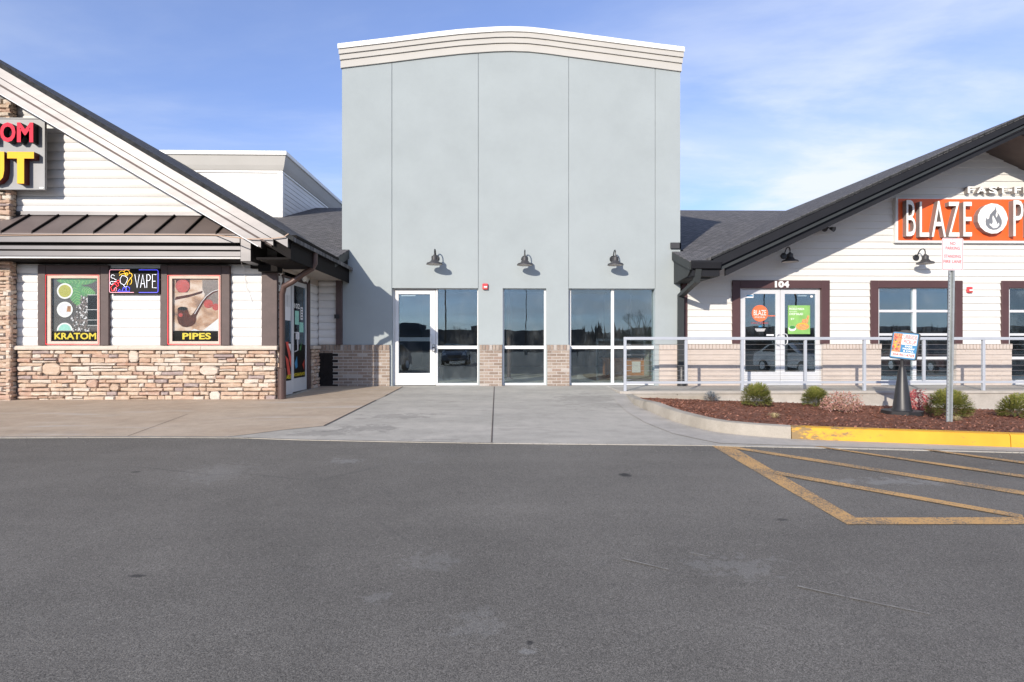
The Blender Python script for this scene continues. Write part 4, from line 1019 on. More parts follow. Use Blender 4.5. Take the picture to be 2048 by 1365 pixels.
def draw_kratom(b, mi, U, V, y):
    k = [y]
    def nx(): k[0] -= .0006; return k[0]
    q = lambda pts: [(U(u), V(v)) for u, v in pts]
    b.flat(q([(0, 0), (1, 0), (1, 1), (0, 1)]), y, mi('dark_wood'))
    def leaf(u, v, L, W, an):
        pts = []; ca, sa = math.cos(R(an)), math.sin(R(an))
        for i in range(9): t = i / 8; w = W * math.sin(math.pi * t ** .8); pts.append((t * L, w))
        for i in range(8, -1, -1): t = i / 8; w = -W * math.sin(math.pi * t ** .8); pts.append((t * L, w))
        rr = [(u + (a * ca - c * sa), min(1.0, v + (a * sa + c * ca) * .68)) for a, c in pts[:-1]]
        rr = [(max(0, min(1, a)), c) for a, c in rr]
        b.flat(q(rr), nx(), mi('leaf_print'))
        yy = nx()
        for i in range(1, 8):
            t = i / 8; w = W * math.sin(math.pi * t ** .8) * .85
            for sg in (1, -1):
                p0 = (t * L, 0); p1 = (min(L, t * L + w * .7), sg * w)
                s = [(u + a * ca - c * sa, v + (a * sa + c * ca) * .68) for a, c in (p0, p1, (p1[0] + .012, p1[1]), (p0[0] + .012, 0))]
                if all(0 < a < 1 and 0 < c < 1 for a, c in s): b.flat(q(s), yy, mi('green_print'))
    leaf(.08, .965, .60, .085, 2); leaf(.98, .99, .62, .09, 188); leaf(.34, .90, .62, .13, -28); leaf(.45, .90, .52, .15, -78); leaf(.60, .84, .36, .10, -20)
    rnd = random.Random(4); yy = nx()
    for _ in range(420):
        u = rnd.uniform(.38, .80); v = rnd.uniform(.10, .74)
        if u < .52 and v > .40: continue
        if v > .60 and u < .6: continue
        s = rnd.uniform(.010, .022); b.flat(q([(u - s, v - s * .5), (u + s, v - s * .3), (u + s * .8, v + s * .7), (u - s * .6, v + s * .6)]), yy - .0002 * rnd.random(), mi('bead' if rnd.random() < .65 else 'signwhite'))
    yy = nx()
    b.flat(q([(.76, .25), (1, .25), (1, .74), (.76, .74)]), yy, mi('inkblack'))
    yy = nx()
    for v in (.25, .335, .50, .735): b.flat(q([(.76, v), (1, v), (1, v + .008), (.76, v + .008)]), yy, mi('paper'))
    cxs = .27
    for v, col in ((.80, 'olive'), (.505, 'signwhite'), (.215, 'teal')):
        half = 180 if v < .3 else 360; s = (U(1) - U(0)) * .172
        vv = V(v) if v > .3 else V(.17)
        b.disc(U(cxs), vv, s, s, nx(), mi('white'), 26, 0, half); b.disc(U(cxs), vv + (0.004 if half == 180 else 0), s * .80, s * .80, nx(), mi(col), 26, 0, half)
    yy = nx()
    for i in range(3): b.flat(q([(.31 + .03 * i, .47), (.34 + .03 * i, .47), (.36 + .02 * i, .56), (.33 + .02 * i, .56)]), yy, mi('wood'))
    b.flat(q([(0, .0), (1, 0), (1, .155), (0, .155)]), nx(), mi('inkblack'))
    letter(b, 'KRATOM', U(.05), U(.95), V(.03), V(.135), nx(), 0, mi('yellow'), bold=.03)
def draw_pipes(b, mi, U, V, y):
    k = [y]
    def nx(): k[0] -= .0006; return k[0]
    q = lambda pts: [(U(u), V(v)) for u, v in pts]
    b.flat(q([(0, 0), (1, 0), (1, 1), (0, 1)]), y, mi('cloth'))
    b.flat(q([(0, .0), (.45, .20), (.62, .16), (1, .38), (1, .17), (.6, .0)]), nx(), mi('paper'))
    b.flat(q([(.05, .99), (.36, .99), (.36, .84), (.30, .78), (.12, .78), (.05, .86)]), nx(), mi('briar'))
    b.disc(U(.20), V(.885), (U(1) - U(0)) * .155, (V(1) - V(0)) * .105, nx(), mi('apple'))
    b.flat(q([(.03, .66), (.30, .70), (.62, .77), (.64, .81), (.36, .75), (.05, .71)]), nx(), mi('briar'))
    b.flat(q([(.63, .98), (1, .98), (1, .50), (.84, .56), (.66, .60), (.68, .76), (.63, .84)]), nx(), mi('bead'))
    b.disc(U(.76), V(.60), (U(1) - U(0)) * .10, (V(1) - V(0)) * .07, nx(), mi('apple')); b.disc(U(.92), V(.55), (U(1) - U(0)) * .075, (V(1) - V(0)) * .055, nx(), mi('apple'))
    # curved tobacco pipe
    stem = [(.40, .34), (.47, .43), (.55, .53), (.63, .63), (.73, .72), (.86, .79), (1.0, .82)]; wd = [.075, .045, .034, .030, .028, .026, .024]
    up = [(a - w * .7, c + w * .55) for (a, c), w in zip(stem, wd)]; dn = [(a + w * .7, c - w * .55) for (a, c), w in zip(stem, wd)]
    b.flat(q([(min(1, a), c) for a, c in up + dn[::-1]]), nx(), mi('briar'))
    b.flat(q([(min(1, a), c) for a, c in [(x - .012, z + .012) for x, z in stem[1:]] + [(x - .002, z + .004) for x, z in stem[1:]][::-1]]), nx(), mi('signwhite'))
    bowl = [(.09, .52), (.17, .555), (.30, .535), (.34, .44), (.40, .40), (.47, .42), (.50, .36), (.47, .29), (.40, .245), (.30, .225), (.20, .235), (.12, .28), (.085, .36), (.10, .44)]
    b.flat(q(bowl), nx(), mi('briar'))
    b.disc(U(.205), V(.525), (U(1) - U(0)) * .105, (V(1) - V(0)) * .028, nx(), mi('inkblack')); b.disc(U(.16), V(.42), (U(1) - U(0)) * .045, (V(1) - V(0)) * .03, nx(), mi('apple'))
    b.flat(q([(.0, .0), (1, 0), (1, .165), (.03, .17), (.0, .15)]), nx(), mi('inkblack'))
    letter(b, 'PIPES', U(.20), U(.82), V(.03), V(.135), nx(), 0, mi('yellow'), bold=.03)
shop_window(75, 217, 90.5, 200.5, 101.5, 194.5, draw_kratom)
shop_window(320, 459, 334.5, 442.5, 344, 436.5, draw_pipes)
# ---- glass doors in the side wall
def shop_door():
    X = XS - .04; z0 = gz(12) + .0
    def w(nm, y0, y1, z0_, z1_, x0, x1, mat, par): m = MB(); m.box(x0, x1, y0, y1, z0_, z1_); return m.build(nm, mat, par, bev=.004)
    d = MB(); d.box(XS - .03, XS + .03, 10.79, 10.86, gz(10.8), 2.32); d.box(XS - .03, XS + .03, 12.18, 12.33, gz(12.3), 2.32); d.box(XS - .03, XS + .03, 10.86, 12.18, 2.22, 2.32)
    door = d.build('door_surround', M['brown_trim'], SHOP, bev=.004)
    def leaf(y0, y1, prints):
        m = MB(); a, b = .055, .06; zb, zt = gz(y1) + .01, 2.21
        m.box(X, X + .045, y0, y0 + a, zb, zt); m.box(X, X + .045, y1 - a, y1, zb, zt); m.box(X + .001, X + .044, y0 + a, y1 - a, zt - .09, zt); m.box(X + .001, X + .044, y0 + a, y1 - a, zb, zb + .27)
        L = m.build('door_leaf', M['silver'], door, bev=.003)
        g = MB(); g.box(X + .02, X + .026, y0 + a, y1 - a, zb + .27, zt - .09); L2 = g.build('pane', M['glass'], door)
        pb = MB(); pm = []; ya, yb, za_, zb_ = y0 + a, y1 - a, zb + .27, zt - .09
        def flatx(pts, k, lift=0.0):
            if k not in pm: pm.append(k)
            pb.add([(X + .030 + lift, ya + (yb - ya) * u, za_ + (zb_ - za_) * v) for u, v in pts], [tuple(range(len(pts)))], pm.index(k))
        def textx(s, u0, u1, v0, v1, k, lift=.004):
            if k not in pm: pm.append(k)
            V, Fc, _ = glyphs(s, .02)
            pb.add([(X + .030 + lift, ya + (yb - ya) * (u0 + (u1 - u0) * p), za_ + (zb_ - za_) * (v0 + (v1 - v0) * q)) for p, q in V], Fc, pm.index(k))
        prints(flatx, textx); pb.build('door_prints', [M[k] for k in pm], door)
    def p1(f, t):
        f([(0, 0), (1, 0), (1, .40), (0, .40)], 'inkblack'); f([(.25, .40), (.6, .40), (1, .24), (1, .12)], 'red_print', .002); f([(.2, .26), (.55, .06), (.95, .05), (.6, .22)], 'red_print', .002)
        f([(.6, .38), (.95, .38), (.95, .30)], 'white', .003); t('ABLE', .35, .98, .02, .06, 'yellow')
        f([(.05, .62), (.95, .62), (.95, .98), (.05, .98)], 'paper')
        for i in range(3): f([(.3 + .2 * i, .76), (.33 + .2 * i, .76), (.33 + .2 * i, .88), (.3 + .2 * i, .88)], 'inkblack', .002)
    def p2(f, t):
        f([(0, 0), (1, 0), (1, .36), (0, .36)], 'inkblack'); t('HOOKAH FLAVOR', .04, .96, .02, .055, 'yellow')
        f([(.5, .30), (.7, .40), (.62, .30)], 'leaf_print', .002); f([(.1, .16), (.3, .24), (.34, .12), (.2, .10)], 'blue_print', .002); f([(.75, .14), (.95, .20), (.9, .08)], 'apple', .002)
        t('102', .08, .52, .755, .81, 'white'); f([(.60, .64), (.80, .64), (.80, .78), (.60, .78)], 'paper'); f([(.14, .58), (.46, .58), (.46, .73), (.14, .73)], 'teal'); f([(.5, .50), (.85, .50), (.85, .61), (.5, .61)], 'teal'); f([(.2, .42), (.5, .42), (.5, .50), (.2, .50)], 'signwhite')
        for i in range(4): f([(.64, .66 + .03 * i), (.76, .66 + .03 * i), (.76, .672 + .03 * i), (.64, .672 + .03 * i)], 'inkblack', .002)
    leaf(10.87, 11.36, p1); leaf(11.37, 12.17, p2)
    m = MB(); m.tube([(X + .045, 11.45, 1.18), (X + .11, 11.45, 1.15), (X + .11, 11.45, .82), (X + .045, 11.45, .79)], .012, 8); m.build('pull_handle', M['silver'], door)
    m = MB(); m.box(XS - 3, XS - .25, 10.9, 12.6, 0, .01); m.build('shop_floor', M['floor'], SHOP)
    m = MB(); m.box(XS - 1.2, XS - 1.1, 10.86, 12.6, .0, 2.6); m.build('partition', M['room_dark'], SHOP)
shop_door()
# ------------------------------------------------------------------ white-sided restaurant
YR = 12.95
REST = thing('sided_restaurant', 'warm white sided restaurant with charcoal gable roof and painted brick base', 'building', (10, YR, 0))
RX = lambda p, y=YR: xa(p, y)
RZ = lambda q, p=1600, y=YR: za(q, y, p)
YK = 11.72
g0, g1 = P(1423, 513.5, YK), P(2048, 229.5, YK)
GSL = (g1.z - g0.z) / (g1.x - g0.x)
def gab_top(x): return g0.z + GSL * (x - g0.x) if x <= GRX else g0.z + GSL * (GRX - g0.x) - GSL * (x - GRX)
GRX = 11.07
WX0 = TX(1361) + .004
def rest_walls():
    m = MB(); m.box(WX0, 18.5, YR + .012, YR + .02, RZ(690), 2.9)
    ops = [(RX(1479), RX(1645)), (RX(1757), RX(1912)), (RX(2018), RX(2180))]
    m = MB(); xs = [WX0] + [q for o in ops for q in o] + [18.5]
    zh = RZ(576)
    for i in range(0, len(xs), 2): m.box(xs[i], xs[i + 1], YR + .012, YR + .22, -.1, zh if i else RZ(600))
    xz = g0.x + (zh - g0.z + .37) / GSL
    m.prism([(xz, zh + .001), (18.4, zh + .001), (18.4, gab_top(18.4) - .37), (GRX, gab_top(GRX) - .37)], YR + .012, YR + .22); m.build('wall', M['joint'], REST)
    pitch = .157; pr = lap_profile(pitch, .021); z0 = RZ(688.5)
    trims = [(RX(1470), RX(1655)), (RX(1746), RX(1922)), (RX(2008), RX(2190))]; zt = RZ(563)
    def spans(z):
        lo = max(RX(1374), g0.x + (z - g0.z + .26) / GSL); hi = min(18.4, 2 * GRX - lo)
        if z > zt - .02: return [(lo, hi)]
        a = lo; out = []
        for p, q in trims: out.append((a, p)); a = q
        return out + [(a, hi)]
    boards(REST, spans, z0, 5.6, YR, pitch, pr, M['siding2'])
    m = MB(); m.box(RX(1364.5, YR - .04), RX(1375, YR - .04), YR - .04, YR + .01, RZ(690), RZ(528)); m.build('corner_board', M['maroon_trim'], REST, bev=.004)
    for a, b in ((1362.4, 1480), (1646, 1762.5), (1912.5, 2024), (2180, 2330)):
        brick_pier(REST, 'painted_brick_base', RX(a, YR - .05), RX(b, YR - .05), YR - .05, -.02, RZ(688), M['paint_brick'], M['paint_mortar'], proud=.018, overhang=0.0 if a < 1400 else .006, gap=.007, core_in=.004)
rest_walls()
def trim_around(o0, o1, i0, i1, top, it, zb):
    yf = YR - .05; X = lambda p: xa(p, yf)
    m = MB(); m.box(X(o0), X(i0), yf, YR + .03, zb, za(top, yf, 1600)); m.box(X(i1), X(o1), yf, YR + .03, zb, za(top, yf, 1600)); m.box(X(i0), X(i1), yf + .003, YR + .03, za(it, yf, 1600), za(top, yf, 1600))
    return m
def rest_openings():
    zb = RZ(688.2) + .001; yw = YR + .03; X = lambda p: xa(p, yw); Z = lambda q: za(q, yw, 1800)
    # windows
    for (o0, o1, i0, i1, mid) in ((1742, 1926, 1757.5, 1911.5, (1826.5, 1833)), (2004, 2190, 2018.5, 2175, (2094, 2100.5))):
        m = trim_around(o0, o1, i0, i1, 561, 575.5, zb); tr = m.build('window_trim', M['maroon_trim'], REST, bev=.006)
        l = 5.0 if o0 < 1800 else 4.5
        window_part(REST, 'window', [(X(i0 - 1), X(i0 + 1.2)), (X(mid[0]), X(mid[1])), (X(i1 - 2), X(i1 + 1))], [(0.0, Z(761)), (Z(719.5), Z(714)), (Z(672), Z(667)), (Z(625.2), Z(620)), (Z(577.3), Z(575.2))], yw, M['silver'], depth=.08)
    # double glass door
    m = trim_around(1465, 1660, 1481, 1643.5, 561, 577, zb); m.build('door_trim', M['maroon_trim'], REST, bev=.006)
    y = YR + .02; X = lambda p: xa(p, y); Z = lambda q: za(q, y, 1560)
    m = MB(); m.box(X(1480), X(1484), y, y + .1, .0, Z(577)); m.box(X(1641), X(1645), y, y + .1, .0, Z(577)); m.box(X(1484), X(1641), y, y + .1, Z(579), Z(577)); m.box(X(1480), X(1645), y - .02, y + .1, .0, .012)
    m.build('door_frame', M['silver'], REST, bev=.003)
    d1 = window_part(REST, 'glass_door', [(X(1484.5), X(1491)), (X(1552), X(1560.8))], [(.014, Z(744)), (Z(588.3), Z(579.5))], y + .01, M['silver'], depth=.05, glass_in=.02)
    d2 = window_part(REST, 'glass_door', [(X(1561.6), X(1570.2)), (X(1631.6), X(1640.6))], [(.014, Z(744)), (Z(588.3), Z(579.5))], y + .01, M['silver'], depth=.05, glass_in=.02)
    for d, px, sg in ((d1, 1557.5, -1), (d2, 1565, 1)):
        m = MB(); x = X(px); m.tube([(x, y + .01, Z(669)), (x + sg * .02, y - .06, Z(668)), (x + sg * .07, y - .06, Z(669.5)), (x + sg * .085, y - .06, Z(674)), (x + sg * .085, y - .06, Z(684)), (x + sg * .07, y - .06, Z(688.5)), (x + sg * .02, y - .06, Z(690)), (x, y + .01, Z(689))], .011, 8); m.build('pull_handle', M['silver'], d)
    yg = y + .028
    # prints on the panes
    b = MB(); mats = ['orange_print', 'white', 'signred', 'paper', 'blue_print']; cx, cz = X(1521), Z(627)
    b.disc(cx, cz, .19, .19, yg, 0, 40); b.flat([(cx, cz - .068), (X(1551.5), cz - .068), (X(1551.5), cz - .048), (cx, cz - .048)], yg - .0004, 0)
    letter(b, 'BLAZE', cx - .145, cx + .145, cz - .045, cz + .075, yg - .001, 0, 1, bold=.0)
    letter(b, 'PIZZA', cx - .12, cx + .12, cz - .105, cz - .075, yg - .001, 0, 1)
    letter(b, 'FAST-FIRED', X(1504), X(1537.5), Z(648), Z(645), yg, 0, 2)
    b.flat([(X(1517), Z(654.5)), (X(1526), Z(654.5)), (X(1521.5), Z(650.5))], yg, 4)
    for i, (a, c) in enumerate(((1511, 1532), (1512, 1531), (1514, 1530))): b.flat([(X(a), Z(659 + i * 2)), (X(c), Z(659 + i * 2)), (X(c), Z(657.8 + i * 2)), (X(a), Z(657.8 + i * 2))], yg, 3)
    b.flat([(X(1491.2), Z(596)), (X(1508), Z(596)), (X(1508), Z(588.8)), (X(1491.2), Z(588.8))], yg, 3); b.flat([(X(1494), Z(593.5)), (X(1507), Z(593.5)), (X(1507), Z(590.5)), (X(1494), Z(590.5))], yg - .0004, 4)
    b.flat([(X(1534), Z(672.3)), (X(1549), Z(672.3)), (X(1549), Z(669)), (X(1534), Z(669))], yg, 3)
    b.build('door_prints', [M[k] for k in mats], d1)
    b = MB(); mats = ['green_print', 'white', 'pizza', 'paper', 'leaf_print', 'sign_yellow']; x0, x1, z0, z1 = X(1577), X(1621.5), Z(668.5), Z(611)
    b.flat([(x0, z0), (x1, z0), (x1, z1), (x0, z1)], yg, 0); U = lambda u: x0 + (x1 - x0) * u; V = lambda v: z0 + (z1 - z0) * v
    letter(b, 'PICKLE PIZZA', U(.06), U(.74), V(.84), V(.91), yg - .001, 0, 1, bold=.02); letter(b, 'CHOP SALAD', U(.06), U(.68), V(.66), V(.74), yg - .001, 0, 1, bold=.02)
    letter(b, 'LIMITED TIME', U(.06), U(.40), V(.93), V(.955), yg - .001, 0, 1); letter(b, 'MADE FRESH', U(.06), U(.40), V(.77), V(.80), yg - .001, 0, 1); letter(b, '$9', U(.13), U(.28), V(.49), V(.56), yg - .001, 0, 1)
    b.disc(U(.66), V(.27), (x1 - x0) * .30, (z1 - z0) * .13, yg - .001, 2); b.disc(U(.20), V(.20), (x1 - x0) * .17, (z1 - z0) * .10, yg - .001, 3); b.disc(U(.20), V(.235), (x1 - x0) * .14, (z1 - z0) * .06, yg - .0016, 4)
    b.flat([(U(.62), V(.40)), (U(.90), V(.38)), (U(.96), V(.63)), (U(.88), V(.66)), (U(.82), V(.52)), (U(.66), V(.52))], yg - .0016, 2); b.disc(U(.66), V(.29), (x1 - x0) * .22, (z1 - z0) * .09, yg - .0016, 5)
    b.disc(U(.66), V(.28), (x1 - x0) * .19, (z1 - z0) * .075, yg - .002, 2)
    b.build('poster', [M[k] for k in mats], d2)
    m = MB(); m.box(X(1599), X(1616), y + .06, y + .1, Z(592.5), Z(590.5)); m.disc(X(1624.5), Z(593), .035, .028, yg, 0); m.build('door_closer', M['alu'], d2)
    m = MB(); yf = YR - .051; letter(m, '104', xa(1549.5, yf), xa(1578, yf), za(575.7, yf, 1560), za(562.5, yf, 1560), yf, .012, 0, bold=.045); m.build('house_number', M['white'], REST)
    # dim dining room behind the glass
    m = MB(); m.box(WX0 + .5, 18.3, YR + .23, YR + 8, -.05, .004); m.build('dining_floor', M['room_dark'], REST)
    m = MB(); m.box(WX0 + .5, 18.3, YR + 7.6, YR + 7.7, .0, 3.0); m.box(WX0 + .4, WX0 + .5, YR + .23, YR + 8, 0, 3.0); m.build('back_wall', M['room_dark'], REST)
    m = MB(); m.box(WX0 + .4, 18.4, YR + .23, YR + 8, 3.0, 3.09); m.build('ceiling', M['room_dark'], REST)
rest_openings()
def rest_table():
    x = 8.95; y = 14.2
    t = thing('bistro_table', 'small table with orange wooden top inside the restaurant window', 'table', (x, y, 0))
    m = MB(); m.box(x - .55, x + .45, y - .35, y + .35, .72, .755); m.build('table_top', M['wood'], t)
    for a in (-.45, .35):
        for c in (-.28, .28): m = MB(); m.tube([(x + a, y + c, .005), (x + a * .96, y + c, .72)], .018, 6); m.build('leg', M['yellow'], t)
rest_table()
def rest_roof():
    off = lambda d: (lambda x: gab_top(x) - d)
    # left slope of the gable: from the valley to a ridge that climbs slightly towards the back
    xe = 4.02; Yb = 24.0; rise = .40
    def slab(m, xa_, xb_, d0, d1, y0, y1):
        v = []
        for (x, y) in ((xa_, y0), (xb_, y0), (xb_, y1), (xa_, y1)):
            e = rise * (y - YK) / (Yb - YK) if abs(x - GRX) < 1e-6 else 0.0
            v.append((x, y, gab_top(x) + e, 0))
        top = [(a, b, c - d0) for a, b, c, _ in v]; bot = [(a, b, c - d1) for a, b, c, _ in v]
        m.add(top + bot, [(0, 1, 2, 3), (7, 6, 5, 4), (0, 4, 5, 1), (1, 5, 6, 2), (2, 6, 7, 3), (3, 7, 4, 0)])
    m = MB(); slab(m, 4.34, GRX, 0, .06, YK - .03, Yb); m.build('shingle_slope', M['shingle_y'], REST)
    m = MB(); slab(m, GRX, 18.8, 0, .06, YK - .03, Yb); m.build('shingle_slope', M['shingle_y'], REST)
    m = MB(); slab(m, 4.40, GRX, .063, .32, YK + .08, Yb); slab(m, GRX, 18.8, .063, .32, YK + .08, Yb); m.build('roof_deck', M['soffit_wood'], REST)
    def band(name, d0, d1, y0, xs, mat, bev=.005):
        k = lambda x: 1.03 - .27 * min(1.0, max(0.0, (x - 4.4) / (GRX - 4.4)))
        pts = [(xs, gab_top(xs) - d0 * k(xs)), (GRX, gab_top(GRX) - d0 * k(GRX)), (18.8, gab_top(18.8) - d0 * .76), (18.8, gab_top(18.8) - d1 * .76), (GRX, gab_top(GRX) - d1 * k(GRX)), (xs, gab_top(xs) - d1 * k(xs))]
        m = MB(); m.prism(pts, y0, YK + .16); m.build(name, mat, REST, bev=bev)
    band('shingle_edge', .012, .052, YK - .045, 4.36, M['shingle_edge'], 0)
    band('rake_board', .055, .255, YK - .015, 4.42, M['charcoal'])
    band('rake_groove', .256, .30, YK + .06, 4.5, M['charcoal'], 0)
    band('rake_board', .301, .365, YK + .02, 4.6, M['charcoal2'])
    band('rake_board', .366, .53, YK + .10, 4.72, M['charcoal'])
    m = MB()
    slab(m, 4.75, GRX, .33, .38, YK + .17, YR + .02); slab(m, GRX, 18.8, .33, .38, YK + .17, YR + .02); m.build('gable_soffit', M['soffit_wood'], REST)
    # lower roof beside the tower, with its little eave lapping the tower's edge
    e0, e1 = 11.70, 23.2; z0, z1 = 2.66, 6.455; xl = 3.93
    zt = lambda y: z0 + (z1 - z0) * (y - e0) / (e1 - e0)
    m = MB(); m.prism([(YR + .02, zt(YR + .02)), (e1, z1), (e1, z1 - .1), (YR + .02, zt(YR + .02) - .06)], xl + .3, 12, 'x'); q_ = [(xl - .01, e0), (4.32, e0), (5.34, YR + .019), (xl - .01, YR + .019)]; m.add([(a, b, zt(b)) for a, b in q_] + [(a, b, zt(b) - .06) for a, b in q_], [(0, 1, 2, 3), (7, 6, 5, 4), (0, 4, 5, 1), (1, 5, 6, 2), (2, 6, 7, 3), (3, 7, 4, 0)]); m.build('shingle_slope', M['shingle_x'], REST)
    m = MB(); m.prism([(e1, z1), (32, 3.5), (32, 3.4), (e1, z1 - .1)], TX(1361), 12, 'x'); m.build('shingle_slope', M['shingle_x'], REST)
    m = MB(); m.prism([(e0 - .02, z0 - .02), (YT - .005, zt(YT) - .02), (YT - .005, zt(YT) - .19), (e0, z0 - .17)], xl - .015, xl + .05, 'x'); m.build('barge_board', M['charcoal2'], REST)
    m = MB(); m.prism([(e0 + .06, z0 - .17), (YT - .005, zt(YT) - .18), (YT - .005, 2.32), (e0 + .25, 2.38)], xl + .03, TX(1361) + .12, 'x'); m.build('eave_box', M['charcoal2'], REST)
    p, q = P(1380, 521, e0 - .06), P(1443, 537, e0 - .06)
    m = MB(); m.prism([(e0 + .02, p.z), (e0 - .07, p.z), (e0 - .07, p.z - .04), (e0 - .03, q.z), (e0 + .02, q.z)], xl + .02, q.x, 'x'); m.build('gutter', M['charcoal'], REST, bev=.004)
    m = MB(); m.box(xl + .06, q.x - .0, e0 + .04, e0 + .5, za(552.5, e0 + .04, 1400), q.z - .002); m.build('eave_return', M['charcoal'], REST)
    m = MB(); m.box(TX(1361) + .1, q.x - .1, e0 + .3, YR, za(558, e0 + .3, 1400), za(553, e0 + .3, 1400)); m.build('soffit_panel', M['charcoal2'], REST)
    f0, f1 = P(1342, 497, YT - .06), P(1362, 485.5, YT - .06)
    m = MB(); m.box(f0.x, f1.x, YT - .06, YT - .002, f0.z, f1.z); m.box(f1.x - .03, f1.x, YT - .06, YT + .5, f0.z, f1.z); m.build('roof_flashing', M['lampgrey'], REST)
    m = MB(); yd = 12.78; 
    def duct(a, b, w=.062):
        a, b = Vector(a), Vector(b); d = (b - a).normalized(); sx = Vector((0, 1, 0)); sx = (sx - d * sx.dot(d)).normalized(); sy = d.cross(sx)
        c8 = [p + sx * i * w * .8 + sy * j * w for p in (a - d * .03, b + d * .03) for i, j in ((-1, -1), (1, -1), (1, 1), (-1, 1))]
        m.add(c8, [(0, 1, 2, 3), (7, 6, 5, 4), (0, 4, 5, 1), (1, 5, 6, 2), (2, 6, 7, 3), (3, 7, 4, 0)])
    k0, k1, k2, k3 = (P(1396, 540, 11.75).x, 11.75, 2.50), (P(1393, 562, 11.8).x, 11.8, 2.26), (xa(1361.5, yd), yd, 2.04), (xa(1361, yd), yd, .30)
    duct(k0, k1); duct(k1, k2, .055); duct(k2, k3)
    m.build('downspout', M['charcoal2'], REST)
    m = MB(); xx = xa(1363.5, yd); m.lathe([(0, .0), (.10, .0), (.10, .42), (.085, .44), (0, .44)], (xx, yd, 0.002), 16); m.build('downspout_boot', M['blackm'], REST)
rest_roof()
# ------------------------------------------------------------------ barn lamps
def make_lamp(at, wall_y):
    """at: centre of the shade's rim"""
    t = thing('barn_lamp', 'x', 'wall lamp', at)
    r = .178
    m = MB(); m.lathe([(.005, .105), (.07, .10), (.085, .085), (.10, .06), (.165, .035), (.172, .028), (r, .0), (r - .006, .0), (.16, .028), (.09, .055), (.0, .06)], (0, 0, 0), 28)
    sh = m.build('lamp_shade', M['lampgrey'], t, local=True)
    m = MB(); m.lathe([(.0, .052), (.085, .047), (.155, .022), (r - .010, .002)], (0, 0, -.002), 28); m.build('shade_lining', M['lampin'], sh) if False else m.build('shade_lining', M['lampin'], t, local=True)
    m = MB(); m.lathe([(.068, .095), (.068, .175), (.055, .19), (.03, .195), (.03, .215), (.0, .215)], (0, 0, 0), 20); m.build('lamp_cap', M['lampgrey'], t, local=True)
    D = wall_y - at.y
    m = MB(); path = [(0, 0, .20), (0, 0, .27), (0, .015, .315), (0, .055, .345), (0, .11, .35), (0, .165, .33), (0, .205, .285), (0, D * .80, .225), (0, D * .93, .19), (0, D - .01, .18)]
    m.tube(path, .0125, 8); m.build('gooseneck', M['blackm'], t, local=True)
    m = MB(); tl = Matrix.Rotation(R(90), 3, 'X'); m.lathe([(.0, -.001), (.075, -.001), (.075, .02), (.06, .035), (.0, .035)], (0, D, .18), 20, tilt=tl); m.build('wall_canopy', M['blackm'], t, local=True)
    m = MB(); m.lathe([(.0, .0), (.028, .01), (.036, .035), (.02, .06), (.012, .08)], (0, 0, -.005 + .01), 12); m.build('bulb', M['lampin'], t, local=True)
    return t
YLAMP = 12.60
_l = make_lamp(P(869, 529.5, YLAMP), 12.9)
LAMPS = [_l]
for px, py, lab in ((1050, 531, 1), (1231, 531, 2)):
    c = copy_tree(_l); c.location = P(px, py, YLAMP); LAMPS.append(c)
for px, py in ((1580, 524.5), (1850.5, 528)):
    c = copy_tree(_l); c.location = P(px, py, YLAMP + .05); LAMPS.append(c)
for o, lab in zip(LAMPS, ('dark gooseneck barn lamp on the blue tower above the white glass door', 'dark gooseneck barn lamp on the blue tower above the narrow middle window',
                          'dark gooseneck barn lamp on the blue tower above the wide two-pane window', 'dark gooseneck barn lamp on white siding over the restaurant door, half in roof shade',
                          'sunlit gooseneck barn lamp on white siding below the orange restaurant sign')):
    tag(o, lab, 'wall lamp', 'gooseneck barn lamps along the shop fronts')
# ------------------------------------------------------------------ fire alarms
def alarm(px, py, y, label):
    p = P(px, py, y); t = thing('fire_alarm', label, 'alarm', p, 'red fire alarm strobes on the walls')
    m = MB(); m.box(-.062, .062, -.055, 0, -.062, .075); m.build('housing', M['red_alarm'], t, local=True, bev=.012)
    m = MB(); m.box(-.03, .045, -.072, -.055, -.022, .012); m.build('strobe_lens', M['strobe'], t, local=True, bev=.004)
    m = MB(); m.box(-.045, .05, -.066, -.055, -.057, -.028); m.build('grille', M['signred'], t, local=True)
alarm(970.5, 574.5, YT, 'red fire alarm strobe on the pale blue tower beside the door')
alarm(1937, 581, YR - .004, 'red fire alarm strobe on white siding right beside the restaurant window')
# ------------------------------------------------------------------ flood lights
def flood(at, label, rot, mat):
    t = thing('flood_light', label, 'flood light', at, None, rot)
    m = MB(); m.lathe([(.0, 0), (.05, 0), (.05, .03), (.0, .03)], (0, 0, 0), 14, tilt=Matrix.Rotation(R(90), 3, 'X')); m.build('mount_plate', mat, t, local=True)
    for sx in (-1, 1):
        m = MB(); m.tube([(0, -.03, 0), (sx * .04, -.06, -.01), (sx * .07, -.09, -.03)], .012, 6); m.build('arm', mat, t, local=True)
        m = MB(); tl = Matrix.Rotation(R(115), 3, 'X') @ Matrix.Rotation(R(sx * 25), 3, 'Y'); m.lathe([(.0, -.03), (.03, -.03), (.035, .0), (.06, .07), (.055, .07), (.0, .05)], (sx * .08, -.10, -.04), 14, tilt=tl); m.build('lamp_head', mat, t, local=True)
flood(P(1651, 456, YR - .012), 'small twin grey flood light on shaded siding under the restaurant gable', (0, 0, 0), M['lampgrey'])
flood(PXp(598, 553, XS + .035), 'twin flood light over the side doors of the stone fronted shop', (0, 0, R(90)), M['lampin'])
